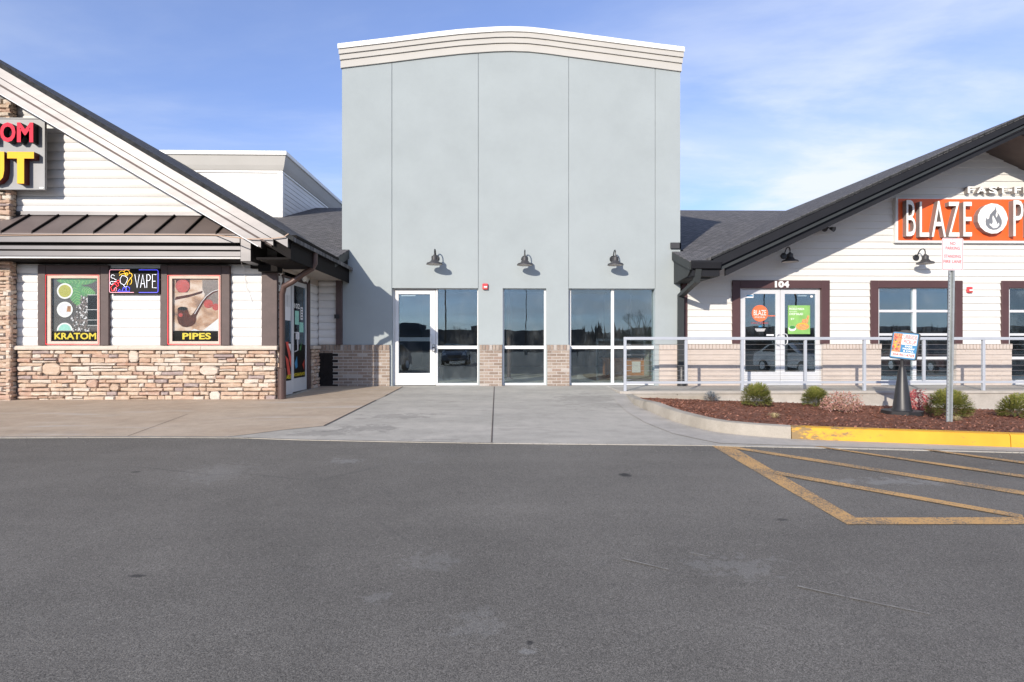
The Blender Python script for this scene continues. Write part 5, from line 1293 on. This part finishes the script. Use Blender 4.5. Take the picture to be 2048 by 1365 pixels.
# ------------------------------------------------------------------ wire along the awning
def wire():
    pts = [P(x, y, 9.94) for x, y in ((-300, 470), (0, 471), (130, 470), (260, 469.5), (380, 470), (430, 470.5))] + [P(455, 473.5, 9.6), P(500, 478.5, 9.225), P(540, 478, 9.20), P(568, 474.5, 9.20), P(577, 468, 9.20)]
    tag(MB().tube(pts, .009, 6).build('cable', M['wire']), 'thin beige cable sagging along the brown awning edge to the gable corner', 'cable')
wire()
def small_wire():
    tag(MB().tube([P(482, 524, 10.2), P(484, 530, 10.3), P(489, 536, 10.56), P(490, 560, 10.56), P(492, 575, 10.56), P(500, 592, 10.56), P(502, 605, 10.56)], .004, 5).build('loose_wire', M['paper']), 'thin white wire dangling on the siding below the awning beam', 'wire')
small_wire()
# ------------------------------------------------------------------ cabinet sign with channel letters
def shop_sign():
    yf = 10.33; x1 = xa(90.5, yf); z0, z1 = za(380, yf, 60), za(236.5, yf, 60); x0 = x1 - 3.2
    t = thing('cabinet_sign', 'grey cabinet sign with red TOM and yellow UT letters on the stone pillar', 'sign', ((x0 + x1) / 2, yf, z0))
    m = MB(); m.box(x0, x1, yf, yf + .045, z0, z1); m.build('cabinet', M['cabinet'], t, bev=.008)
    m = MB(); m.box(x0, x1 - .75, yf + .046, yf + .09, z0 + .15, z0 + .22); m.box(x0, x1 - .75, yf + .046, yf + .09, z1 - .22, z1 - .15); m.build('mounting_rail', M['cabinet'], t)
    m = MB()
    for q in ((x0, x1, z0, z0 + .02), (x0, x1, z1 - .02, z1), (x1 - .02, x1, z0 + .02, z1 - .02)): m.box(q[0], q[1], yf - .012, yf - .001, q[2], q[3])
    m.build('cabinet_rim', M['cabinet'], t)
    m = MB(); m.box(xa(80, yf), xa(88.5, yf), yf - .016, yf - .0, z0 + .02, z0 + .045); m.build('label_plate', M['white'], t)
    yl = yf - .001; X = lambda p: xa(p, yl - .12); Z = lambda q: za(q, yl - .12, 40)
    def word(chars, right, widths, gap, za_, zb_, mats):
        x = right
        for ch, w in zip(reversed(chars), reversed(widths)):
            m = MB(); letter(m, ch, X(x - w), X(x), Z(za_), Z(zb_), yl, .12, 0, 1, bold=.035); m.build('letter', mats, t, bev=0); x -= w + gap
    word('KRATOM', 66.3, [34, 30, 32, 25, 31, 32.5], 3.0, 284.8, 245.3, [M['sign_red'], M['letter_side']])
    word('HUT', 67.8, [46, 46, 53.5], 6.0, 367.5, 304.0, [M['sign_yellow'], M['letter_side_red']])
shop_sign()
# ------------------------------------------------------------------ neon panel
def neon_panel():
    y = 10.50; x0, x1 = xa(217.3, y), xa(319.5, y); z0, z1 = za(588.3, y, 268), za(537.5, y, 268)
    t = thing('neon_sign', 'black neon VAPE panel hanging between the two poster windows', 'sign', ((x0 + x1) / 2, y, z0))
    m = MB(); m.box(x0, x1, y, y + .03, z0, z1); m.build('backing_panel', M['inkblack'], t, bev=.004)
    U = lambda u: x0 + (x1 - x0) * u; V = lambda v: z0 + (z1 - z0) * v; yy = y - .012
    def tube(name, polys, mat, r=.0045):
        m = MB()
        for p in polys: m.tube([(U(a), yy, V(b)) for a, b in p], r, 6)
        m.build(name, mat, t)
    def arc(cx, cy, rx, ry, a0, a1, n=8): return [(cx + rx * math.cos(R(a0 + (a1 - a0) * i / n)), cy + ry * math.sin(R(a0 + (a1 - a0) * i / n))) for i in range(n + 1)]
    tube('pink_border', [[(.42, .945), (.06, .945)] + arc(.055, .88, .03, .065, 90, 180, 4) + [(.025, .12)] + arc(.055, .12, .03, .065, 180, 270, 4) + [(.50, .055)]], M['neon_p'])
    tube('blue_border', [[(.60, .945), (.94, .945)] + arc(.945, .88, .03, .065, 90, 0, 4) + [(.975, .12)] + arc(.945, .12, .03, .065, 0, -90, 4) + [(.60, .055)]], M['neon_b'])
    tube('lettering', [[(.52, .76), (.565, .24), (.61, .76)], [(.63, .24), (.675, .76), (.72, .24)], [(.645, .40), (.705, .40)], [(.755, .24), (.755, .76)] + arc(.785, .64, .04, .12, 90, -90, 8) + [(.757, .52)], [(.94, .76), (.865, .76), (.865, .24), (.945, .24)], [(.865, .5), (.925, .5)]], M['neon_w'])
    tube('curly_hair', [arc(.27, .80, .055, .10, 180, 20, 8) + arc(.36, .84, .055, .10, 160, -30, 8) + arc(.42, .72, .05, .10, 90, -80, 8) + arc(.43, .50, .03, .12, 80, -100, 8), arc(.31, .70, .09, .09, 170, 30, 8), [(.44, .62), (.38, .46), (.37, .34)], arc(.36, .77, .03, .06, 0, 300, 8)], M['neon_y'])
    tube('face_line', [[(.27, .72), (.235, .60), (.235, .50), (.25, .40), (.28, .38), (.31, .34), (.34, .40), (.37, .52), (.38, .62), (.33, .70), (.27, .72)], [(.30, .34), (.33, .26), (.37, .30)]], M['neon_w'], .0035)
    tube('smoke_curl', [arc(.09, .68, .035, .07, 20, 300, 10) + [(.13, .56), (.16, .56)], arc(.07, .43, .03, .06, -20, -320, 10) + [(.12, .48), (.17, .50)]], M['neon_w'], .0035)
    tube('hand', [[(.05, .26), (.10, .36), (.17, .50), (.20, .54), (.23, .48), (.19, .40), (.21, .34), (.16, .26), (.12, .14), (.08, .10), (.05, .26)], [(.12, .42), (.17, .32)], [(.16, .48), (.20, .38)]], M['neon_r'])
    tube('heart', [[(.12, .20), (.14, .26), (.17, .20), (.15, .10), (.11, .12), (.12, .20)]], M['neon_p'], .0035)
    tube('shoulders', [[(.19, .10), (.22, .18), (.26, .10), (.19, .10)], [(.27, .10), (.30, .26), (.34, .18), (.37, .30), (.42, .24), (.42, .10), (.27, .10)], [(.35, .10), (.36, .24)]], M['neon_b'])
    tube('hanger', [[(.002, .55), (-.03, .56)], [(.998, .55), (1.03, .56)]], M['blackm'], .003)
neon_panel()
# ------------------------------------------------------------------ restaurant sign and small letters
def rest_sign():
    yf = YR - .10; X = lambda p: xa(p, yf); Z = lambda q: za(q, yf, 1900)
    x0, x1 = X(1791.5), X(2216)
    t = thing('restaurant_sign', 'orange BLAZE PIZZA panel sign with raised white letters and flame disc', 'sign', ((x0 + x1) / 2, yf, Z(486)))
    m = MB(); m.box(x0, x1, yf, YR - .002, Z(486.3), Z(395.8)); m.build('panel_frame', M['alu'], t, bev=.006)
    m = MB(); m.box(X(1796.3), x1 - .05, yf - .003, yf + .0, Z(481.6), Z(398.6)); m.build('orange_panel', M['orange'], t)
    yl = yf - .003; dp = .13; XX = lambda p: xa(p, yl - dp); ZZ = lambda q: za(q, yl - dp, 1900)
    for ch, a, b, t0, b0 in (('B', 1813, 1831.5, 401, 473), ('L', 1839.5, 1858.5, 404, 474), ('A', 1863.5, 1892, 402.5, 474), ('Z', 1897, 1919, 404, 473.5), ('E', 1927, 1944, 404, 473), ('P', 2027, 2047, 400, 472), ('I', 2056, 2062, 402, 473), ('Z', 2072, 2094, 402, 473), ('Z', 2102, 2124, 402, 473), ('A', 2132, 2160, 402, 473)):
        m = MB(); letter(m, ch, XX(a), XX(b), ZZ(b0), ZZ(t0), yl, dp, 0, 1, bold=-.004 if ch in 'BLAZEP' else 0); m.build('letter', [M['cap'], M['grey_letter']], t)
    cx, cz = XX(1985.5), ZZ(437); r = XX(2015.5) - cx; rnd = random.Random(2)
    m = MB(); m.prism([(cx + r * (1 + rnd.uniform(-.02, .015)) * math.cos(2 * math.pi * i / 15), cz + r * (1 + rnd.uniform(-.02, .015)) * math.sin(2 * math.pi * i / 15)) for i in range(15)], yl - dp, yl, 'y', 0, 1); m.build('flame_disc', [M['cap'], M['grey_letter']], t)
    fl = [(-.03, -.82), (-.34, -.72), (-.56, -.46), (-.58, -.20), (-.52, .06), (-.44, -.08), (-.32, .02), (-.27, .26), (-.06, .50), (.10, .66), (.13, .84), (.22, .50), (.14, .24), (.20, .04), (.30, .22), (.28, .44), (.44, .18), (.58, -.10), (.60, -.34), (.50, -.60), (.26, -.78)]
    inn = [(-.02, -.70), (-.30, -.46), (-.28, -.36), (-.14, -.44), (-.06, -.26), (-.10, .02), (-.06, .22), (.08, -.02), (.20, -.26), (.24, -.44), (.36, -.30), (.40, -.46), (.26, -.64)]
    m = MB(); m.prism([(cx + r * (a * .92 + .05), cz + r * (b + .0) * .92) for a, b in fl], yl - dp - .006, yl - dp + .001, 'y'); m.build('flame_emblem', M['flame'], t)
    m = MB(); m.prism([(cx + r * (a * .92 + .05), cz + r * b * .92) for a, b in inn], yl - dp - .009, yl - dp - .005, 'y'); m.build('flame_core', M['cap'], t)
    yq = YR - .02; dq = .11
    t2 = thing('tagline_letters', 'small raised white FAST-FIRE letters above the orange restaurant panel', 'sign', (xa(2000, yq), yq, za(388, yq, 2000)))
    X2 = lambda p: xa(p, yq - dq); Z2 = lambda q: za(q, yq - dq, 1960)
    for ch, a, b in (('F', 1935.5, 1949), ('A', 1953.5, 1973), ('S', 1978, 1994.5), ('T', 1998.5, 2014), ('F', 2029, 2042), ('I', 2047, 2050.5), ('R', 2056, 2071), ('E', 2076, 2089), ('D', 2094, 2109)):
        m = MB(); letter(m, ch, X2(a), X2(b), Z2(386.5), Z2(373.5), yq, dq, 0, 1, bold=.03); m.build('letter', [M['cap'], M['grey_letter']], t2)
    m = MB(); m.box(X2(2017), X2(2024), yq - dq, yq, Z2(382.3), Z2(378)); m.build('dash', [M['cap'], M['grey_letter']], t2)
rest_sign()
# ------------------------------------------------------------------ cable railing
def railing():
    y = 11.42; zt = za(676.5, y, 1500); X = lambda p: xa(p, y)
    t = thing('cable_railing', 'pale grey metal railing with thin steel cables along the raised walk', 'railing', (X(1700), y, 0))
    x0, x1 = X(1250), 14.2; w = .026
    m = MB(); m.box(x0 - w, x1, y - .03, y + .03, za(680.3, y, 1500), zt + .02); m.build('top_rail', M['rail'], t, bev=.004)
    m = MB(); m.box(x0 + w, x1, y - .022, y + .022, za(767.6, y, 1500), za(763, y, 1500)); m.build('bottom_rail', M['rail'], t, bev=.004)
    for px in (1250, 1484.3, 1728.5, 1966.5, 2205): m = MB(); m.box(X(px) - w, X(px) + w, y - w, y + w, -.02 if px > 1300 else -.03, za(680.3, y, 1500)); m.build('post', M['rail'], t, bev=.003)
    for px in (1372, 1610.5, 1847.5, 2086): m = MB(); m.box(X(px) - w, X(px) + w, y - w + .004, y + w - .004, za(763, y, 1500), za(680.3, y, 1500)); m.build('post', M['rail'], t, bev=.003)
    for py in (689.3, 699.9, 710.3, 720.8, 731.4, 741.6, 752, 759.6):
        z = za(py, y, 1500); m = MB(); m.tube([(x0 + w, y, z), (x1, y, z)], .0036, 5); m.tube([(x0 + w, y, z), (x0 + w + .09, y, z)], .008, 6); m.build('cable', M['steel'], t)
railing()
# ------------------------------------------------------------------ kerbside sign on its cone
def cone_sign():
    x, y = P(1804, 838, 9.5).x, 9.5; z = bed_z(x, y) + .002
    t = thing('cone_sign', 'black traffic cone holding a tilted blue and white CURBSIDE PICKUP sign', 'sign', (x, y, z), None, (0, 0, R(-44))); t.scale = (1.09, 1.09, 1.09)
    m = MB(); oct_ = [(.29 * math.cos(R(22.5 + 45 * i)), .29 * math.sin(R(22.5 + 45 * i))) for i in range(8)]
    m.prism(oct_, 0, .06, 'z'); m.build('base', M['black'], t, local=True, bev=.018)
    m = MB(); m.lathe([(.15, .055), (.128, .10), (.055, .66), (.042, .72), (.042, .735), (.0, .735)], (0, 0, 0), 28); m.build('cone', M['black'], t, local=True)
    m = MB(); m.tube([(0, 0, .70), (0, 0, .86)], .022, 10); m.build('sleeve', M['black'], t, local=True)
    # board, turned and leaning a little
    tl = Matrix.Rotation(R(7), 4, 'Y') @ Matrix.Rotation(R(-3), 4, 'X'); w, h, d = .165, .20, .045; c = Vector((.035, 0, 1.06))
    def part(name, b, mats, bev=0.0):
        b.v = [tuple((tl @ Vector(v)) + c) for v in b.v]; return b.build(name, mats, t, local=True, bev=bev)
    def rrect(w, h, r): 
        out = []
        for sx, sz, a in ((1, 1, 0), (-1, 1, 90), (-1, -1, 180), (1, -1, 270)):
            for k in range(4): an = R(a + 30 * k); out.append((sx * (w - r) + r * math.cos(an), sz * (h - r) + r * math.sin(an)))
        return out
    b = MB(); b.prism(rrect(w + .012, h + .012, .03), -d, d); fr = part('board', b, M['black'], .008)
    b = MB(); b.prism([(.075 * 1.2 * math.cos(R(180 * i / 10)), h + .008 + .038 * math.sin(R(180 * i / 10))) for i in range(11)], -d * .5, d * .5); part('handle', b, M['black'], .004)
    b = MB(); b.prism([(.028 * math.cos(R(36 * i)), h + .026 + .006 * math.sin(R(36 * i))) for i in range(10)], -d * .5 - .002, -d * .5 - .0005); part('handle_slot', b, M['lampgrey'])
    yf = -d - .002; b = MB(); mats = ['blue_print', 'signwhite', 'red_print', 'white', 'food', 'leaf_print', 'sign_yellow', 'bead']
    U = lambda u: -w + 2 * w * u
    V = lambda v: -h + 2 * h * v
    b.flat([(q[0], q[1]) for q in rrect(w, h, .022)], yf, 0)
    q = lambda u0, u1, v0, v1, k, l: b.flat([(U(u0), V(v0)), (U(u1), V(v0)), (U(u1), V(v1)), (U(u0), V(v1))], yf - .0006 * l, k)
    q(.035, .965, .54, .955, 1, 1); q(.035, .965, .05, .235, 1, 1); q(.035, .37, .235, .955, 4, 2)
    rnd = random.Random(8)
    for _ in range(26):
        u, v = rnd.uniform(.06, .32), rnd.uniform(.27, .90); s = rnd.uniform(.02, .045); b.disc(U(u), V(v), s * 2 * w * 1.1, s * 2 * h, yf - .0018 - .00005 * _, rnd.choice([2, 2, 5, 6, 7, 4]), 9)
    letter(b, 'CURBSIDE', U(.33), U(.95), V(.765), V(.925), yf - .003, 0, 2, bold=.01); letter(b, 'PICKUP', U(.46), U(.94), V(.575), V(.735), yf - .003, 0, 2, bold=.01)
    letter(b, 'PARK', U(.54), U(.84), V(.45), V(.515), yf - .003, 0, 3, bold=.03); letter(b, 'NEARBY', U(.46), U(.93), V(.36), V(.425), yf - .003, 0, 3, bold=.03); letter(b, '& CALL', U(.49), U(.90), V(.27), V(.335), yf - .003, 0, 3, bold=.03)
    letter(b, '304-901-4769', U(.09), U(.94), V(.09), V(.195), yf - .003, 0, 2, bold=.02)
    part('sign_face', b, [M[k] for k in mats])
cone_sign()
# ------------------------------------------------------------------ no parking sign
def parking_sign():
    y = 8.1; x = P(1898, 840, y).x; z = bed_z(x, y)
    t = thing('no_parking_sign', 'white NO PARKING STANDING FIRE LANE sign on a perforated galvanised post', 'sign', (x, y, z - .02), None, (0, R(.9), 0))
    zt = P(1905, 474, y).z - z; H = zt
    m = MB(); w = .044; prof = [(-w, -.012), (-w + .022, -.012), (-w + .027, .028), (w - .027, .028), (w - .022, -.012), (w, -.012), (w, -.008), (w - .018, -.008), (w - .023, .032), (-w + .023, .032), (-w + .018, -.008), (-w, -.008)]
    m.prism(prof, 0, H - .05, 'z'); po = m.build('post', M['galv'], t, local=True)
    hl = MB(); k = int((H - .3) / .0508)
    for i in range(k): zz = .12 + i * .0508; hl.add([(.009 * math.cos(R(60 * j)) * .7 - w * .75, -.0135, zz + .009 * math.sin(R(60 * j))) for j in range(6)], [tuple(range(6))])
    hl.build('post_holes', M['mortar_dark'], t, local=True)
    w, h = .157, .235; cz = H - h
    def rr(w, h, r): return [(sx * (w - r) + r * math.cos(R(a + 30 * k)), cz + sz * (h - r) + r * math.sin(R(a + 30 * k))) for sx, sz, a in ((1, 1, 0), (-1, 1, 90), (-1, -1, 180), (1, -1, 270)) for k in range(4)]
    b = MB(); b.prism(rr(w, h, .03), -.018, -.015); pl = b.build('sign_plate', M['signwhite'], t, local=True)
    b = MB(); o, i = rr(w - .008, h - .008, .026), rr(w - .014, h - .014, .021); n = len(o); yf = -.0186
    b.add([(p, yf, q) for p, q in o] + [(p, yf, q) for p, q in i], [(k, (k + 1) % n, n + (k + 1) % n, n + k) for k in range(n)])
    V = lambda v: cz - h + 2 * h * v
    letter(b, 'NO', -.040, .040, V(.78), V(.88), yf, 0, 0, bold=.02); letter(b, 'PARKING', -.105, .105, V(.635), V(.735), yf, 0, 0, bold=.02)
    letter(b, 'OR', -.014, .014, V(.545), V(.575), yf, 0, 0); letter(b, 'STANDING', -.125, .125, V(.385), V(.485), yf, 0, 0, bold=.02); letter(b, 'FIRE LANE', -.132, .132, V(.225), V(.325), yf, 0, 0, bold=.02)
    b.build('lettering', M['signred'], t, local=True)
    b = MB()
    for zz in (cz + h - .03, cz - h + .035): b.lathe([(.0, .004), (.007, .003), (.009, 0)], (0, -.0185, zz), 8, tilt=Matrix.Rotation(R(90), 3, 'X'))
    b.build('bolts', M['galv'], t, local=True)
parking_sign()
# ------------------------------------------------------------------ planting
def spray(m, rnd, p0, d, L, k, leaf, droop, width=.38):
    p = Vector(p0); d = Vector(d).normalized(); st = L / k
    for i in range(k):
        d.z -= droop * st; d.normalize(); q = p + d * st
        side = d.cross(Vector((rnd.uniform(-.4, .4), rnd.uniform(-.4, .4), 1))).normalized()
        for sg in (1, -1):
            l = leaf * (1.0 - .55 * i / k) * rnd.uniform(.7, 1.25)
            tip = q + (side * sg * .8 + d * .75 + Vector((0, 0, rnd.uniform(-.25, .25)))).normalized() * l
            wv = d * l * width
            m.add([q - wv * .3, tip, q + wv], [(0, 1, 2)])
        tipq = q + d * leaf * .6; m.add([q - side * leaf * .12, tipq, q + side * leaf * .12], [(0, 1, 2)])
        p = q
    return p
def shrub(px, py_base, py_top, y, wpx, label, cat, mat, seed, n=230, leaf=.032, k=7, droop=1.6, broad=False):
    b = P(px, py_base, y); z = bed_z(b.x, y) - .005; rnd = random.Random(seed); H = max(.12, P(px, py_top, y).z - z); Rw = wpx / 2 / F * y
    t = thing('shrub', label, cat, (b.x, y, z))
    m = MB(); c = Vector((0, 0, H * .30)); lumps = [(rnd.uniform(0, 6.28), rnd.uniform(.2, 1.3), rnd.uniform(.86, 1.12)) for _ in range(9)]
    def reach(d):
        w = 1.0
        for a, e, g in lumps:
            q = Vector((math.cos(a) * math.cos(e), math.sin(a) * math.cos(e), math.sin(e))); w += (g - 1) * max(0, d.dot(q)) ** 6 * 1.6
        return w
    for i in range(n):
        an = rnd.uniform(0, 2 * math.pi); el = math.asin(rnd.uniform(-.55, 1.0)); d = Vector((math.cos(an) * math.cos(el), math.sin(an) * math.cos(el), math.sin(el)))
        rr = Vector((d.x * Rw, d.y * Rw, d.z * H * .70 if d.z > 0 else d.z * H * .42)) * reach(d)
        if broad:
            s = rnd.uniform(.45, 1.0) ** .6; p = c + rr * s
            for _ in range(5):
                a = Vector((rnd.uniform(-1, 1), rnd.uniform(-1, 1), rnd.uniform(-.5, 1))).normalized(); l = leaf * rnd.uniform(.6, 1.2); wv = a.cross(Vector((rnd.uniform(-1, 1), rnd.uniform(-1, 1), .3))).normalized() * l * .26; q = p + Vector((rnd.uniform(-1, 1), rnd.uniform(-1, 1), rnd.uniform(-1, 1))) * leaf
                m.add([q, q + a * l * .5 + wv, q + a * l, q + a * l * .5 - wv], [(0, 1, 2, 3)])
        else:
            s = rnd.uniform(.30, .90); L = rr.length * (1.0 - s) * rnd.uniform(.7, 1.05) + leaf * .8
            spray(m, rnd, c + rr * s, d + Vector((0, 0, .35)), L, k, leaf, droop)
    m.build('foliage', mat, t, local=True, origin=(0, 0, 0), recalc=False)
    s = MB()
    for i in range(9):
        an = i * .7 + rnd.random(); q = Vector((math.cos(an) * Rw * .5, math.sin(an) * Rw * .5, H * rnd.uniform(.35, .6)))
        s.tube([(q.x * .08, q.y * .08, -.02), (q.x * .4, q.y * .4, q.z * .5), tuple(q)], [.008, .006, .003], 5)
    s.build('stems', M['bark'], t, local=True, origin=(0, 0, 0))
    return t
shrub(1514, 811, 765, 10.4, 60, 'rounded olive green shrub beside the tall railing post nearest the restaurant door', 'shrub', M['shrub'], 1, 900)
shrub(1631, 806, 772, 10.75, 52, 'small olive green shrub half behind the pale pink bush', 'shrub', M['shrub'], 2, 700)
shrub(1899, 829, 779, 9.3, 76, 'spreading olive green shrub behind the galvanised no parking post', 'shrub', M['shrub'], 3, 1050, .034)
shrub(2031, 830, 793, 9.6, 60, 'low olive green shrub at the bed edge beyond the no parking post', 'shrub', M['shrub'], 4, 760)
shrub(1682, 824, 786, 9.75, 78, 'pale pink leafy bush in the mulch before the concrete wall', 'bush', M['shrub_pink'], 5, 420, .036, broad=True)
shrub(1834, 817, 780, 10.3, 46, 'crimson leafy bush right behind the black cone', 'bush', M['shrub_red'], 6, 300, .036, broad=True)
shrub(1423, 800.5, 782, 11.0, 34, 'small blue grey spruce like plant under the railing', 'plant', M['shrub_blue'], 7, 200, .02, 6, .2)
def straw(px, py, wpx, y, label, seed):
    b = P(px, py, y); z = bed_z(b.x, y); rnd = random.Random(seed); Rw = wpx / 2 / F * y
    t = thing('dry_grass', label, 'grass clump', (b.x, y, z)); m = MB()
    for i in range(130):
        a = rnd.uniform(0, 2 * math.pi); r = Rw * rnd.uniform(.2, 1); d = Vector((math.cos(a), math.sin(a) * .8, 0)); e = d * r + Vector((0, 0, rnd.uniform(.005, .055))); s = d * r * .15; n = Vector((-d.y, d.x, 0)) * .003
        mid = (s + e) * .5 + Vector((0, 0, rnd.uniform(.02, .06)))
        m.add([s - n, mid - n, e, mid + n, s + n], [(0, 1, 3, 4), (1, 2, 3)])
    m.build('blades', M['straw'], t, local=True, origin=(0, 0, 0), recalc=False)
straw(1549, 833, 40, 8.2, 'dry straw coloured clump lying in the mulch near the kerb', 1)
straw(1912, 838, 46, 8.35, 'dry straw blades around the foot of the galvanised post', 2)
# ------------------------------------------------------------------ the car park behind the camera, seen in the panes
def light_pole(x, y, h, heads, label):
    z = gz(y); t = thing('light_pole', label, 'street lamp', (x, y, z), 'car park light poles')
    m = MB(); m.lathe([(.075, 0), (.045, h), (.0, h)], (0, 0, 0), 10); m.build('pole', M['dark_bronze'], t, local=True)
    m = MB(); m.lathe([(.28, 0), (.28, .7), (.0, .7)], (0, 0, 0), 12); m.build('concrete_base', M['kerb'], t, local=True)
    for i in range(heads):
        s = 1 if i == 0 else -1
        m = MB(); m.box(s * .1, s * .8, -.14, .14, h - .12, h + .04); m.box(0, s * .12, -.03, .03, h - .08, h - .02); m.build('lamp_head', M['dark_bronze'], t, local=True)
for a in ((-4.8, -24, 8.5, 1, 'tall single light pole mirrored in the white glass door side pane'), (-1.9, -48, 11, 2, 'twin headed light pole mirrored in the narrow middle window'), (3.5, -52, 12.5, 1, 'taller light pole mirrored beside the twin headed one'),
          (9.5, -22, 9, 2, 'light pole mirrored in the wide two-pane window'), (21, -14, 8, 2, 'twin headed light pole mirrored in the restaurant window panes'), (29, -36, 8, 2, 'far low twin headed pole mirrored in the restaurant window')): light_pole(*a)
def car(x, y, rz, paint, label):
    z = gz(y); t = thing('parked_car', label, 'car', (x, y, z), 'cars parked behind the photographer', (0, 0, rz))
    prof = [(-2.25, .30), (-2.28, .62), (-2.15, .88), (-1.25, .98), (-.55, 1.42), (.95, 1.45), (1.75, 1.05), (2.2, .98), (2.28, .6), (2.22, .30)]
    m = MB(); m.prism(prof, -.86, .86, 'y'); b = m.build('body', M[paint], t, local=True, bev=.09)
    m = MB()
    for sy in (-1, 1): m.prism([(-1.10, 1.0), (-.52, 1.37), (.90, 1.39), (1.52, 1.05)], sy * .862, sy * .868, 'y')
    m.add([(-1.275, -.72, 1.0), (-1.275, .72, 1.0), (-.60, .64, 1.41), (-.60, -.64, 1.41)], [(0, 1, 2, 3)]); m.add([(1.72, -.7, 1.09), (1.72, .7, 1.09), (1.02, .64, 1.43), (1.02, -.64, 1.43)], [(0, 1, 2, 3)])
    m.build('windows', M['carglass'], t, local=True)
    for cx in (-1.45, 1.4):
        for sy in (-1, 1):
            m = MB(); m.lathe([(.0, -.1), (.32, -.1), (.32, .1), (.0, .1)], (cx, sy * .80, .32), 18, tilt=Matrix.Rotation(R(90), 3, 'X')); w = m.build('wheel', M['tyre'], t, local=True)
            m = MB(); m.lathe([(.0, -.02), (.2, -.02), (.2, .02), (.0, .02)], (cx, sy * .895, .32), 14, tilt=Matrix.Rotation(R(90), 3, 'X')); m.build('rim', M['silver'], t, local=True)
    for sy in (-1, 1):
        m = MB(); m.box(-2.31, -2.16, sy * .52, sy * .80, .66, .82); m.build('headlight', M['headlamp'], t, local=True, bev=.02)
    m = MB(); m.box(-2.30, -2.22, -.42, .42, .50, .70); m.build('grille', M['blackm'], t, local=True)
car(-6.4, -5.0, R(-80), 'carpaint_g', 'grey blue car mirrored low in the white glass door')
car(-3.2, -16, R(-90), 'carpaint_g', 'dark car mirrored in the storefront panes')
car(14.5, -1.5, R(-100), 'carpaint_w', 'white car mirrored in the lower pane of the restaurant door')
car(22.5, -3.5, R(-90), 'carpaint_m', 'maroon car mirrored in the lower restaurant window')
car(12.0, -17, R(-90), 'carpaint_g', 'dark car mirrored further off in the restaurant door')
def far_side():
    z = gz(-100); rnd = random.Random(11)
    h = MB(); n = 90
    top = [(-260 + 520 * i / n, -150, z + 4.2 + 2.6 * mnoise.noise(Vector((i * .23, 3, 0))) + 1.2 * mnoise.noise(Vector((i * .9, 7, 0))) + (2.6 if i > 55 else 0)) for i in range(n + 1)]
    back = [(a, -260, c + 3) for a, b, c in top]; foot = [(a, -135, z) for a, b, c in top]
    k = n + 1; h.add(foot + top + back, [(i, i + 1, k + i + 1, k + i) for i in range(n)] + [(k + i, k + i + 1, 2 * k + i + 1, 2 * k + i) for i in range(n)], 0, True)
    structure(h.build('hills', M['wood_mass'], recalc=False))
    m = MB()
    for _ in range(900):
        x = rnd.uniform(-230, 230); y = rnd.uniform(-128, -112); hh = rnd.uniform(2.4, 5.6) * (1.35 if x > 20 else .8); w = rnd.uniform(1.8, 4.2)
        for _k in range(9):
            a = rnd.uniform(0, 6.28); p = Vector((x, y, z)); q = p + Vector((math.cos(a) * w * rnd.random(), math.sin(a) * w * rnd.random(), hh * rnd.uniform(.35, 1))); s = Vector((rnd.uniform(.2, .6), 0, 0))
            m.add([p - s * .3, p + s * .3, (p + q) / 2 + s, q, (p + q) / 2 - s], [(0, 1, 2, 3, 4)])
    structure(m.build('far_wood', M['wood_mass'], recalc=False), 'stuff')
    s = thing('far_store', 'long low store building mirrored far across the car park', 'building', (-12, -95, z))
    m = MB(); m.box(-30, 30, -10, 0, 0, 4.6); m.box(-12, -5, -10, .4, 4.6, 6.0); m.box(6, 10, -10, .4, 4.6, 5.6); m.build('wall', M['room_dark'], s, local=True)
far_side()
def bare_tree(seed):
    rnd = random.Random(seed); tr = MB(); br = MB()
    def grow(p, d, L, r, dep):
        q = p + d * L; (tr if dep == 0 else br).tube([p, (p + q) / 2 + Vector((rnd.uniform(-.05, .05), rnd.uniform(-.05, .05), 0)) * L, q], [r, r * .85, r * .65], 5 if dep < 2 else 3, cap=False)
        if dep == 5: return
        for _ in range(3 if dep < 4 else 2):
            nd = (d + Vector((rnd.uniform(-.8, .8), rnd.uniform(-.8, .8), rnd.uniform(-.1, .5)))).normalized(); grow(q, nd, L * rnd.uniform(.6, .82), r * .6, dep + 1)
    grow(Vector((0, 0, 0)), Vector((0, 0, 1)), 1.7, .11, 0); return tr, br
tr, br = bare_tree(3)
T0 = None
for x, y, s, lab in ((-4.6, -40, .75, 'bare tree mirrored at the edge of the narrow middle window'), (9.6, -44, .7, 'bare tree mirrored in the wide two-pane window'), (19.5, -52, 1.3, 'taller bare tree mirrored by the wide window frame'), (-8.2, -60, .8, 'bare tree mirrored in the door side pane'), (24, -44, 1.1, 'bare tree mirrored in the restaurant window')):
    if T0 is None:
        t = thing('bare_tree', lab, 'tree', (x, y, gz(y)), 'bare car park trees'); tr.build('trunk', M['bark'], t, local=True, origin=(0, 0, 0)); br.build('branches', M['bark'], t, local=True, origin=(0, 0, 0)); T0 = t
    else: t = copy_tree(T0)
    t.location = (x, y, gz(y)); t.scale = (s, s, s); t.rotation_euler = (0, 0, x); t['label'] = lab
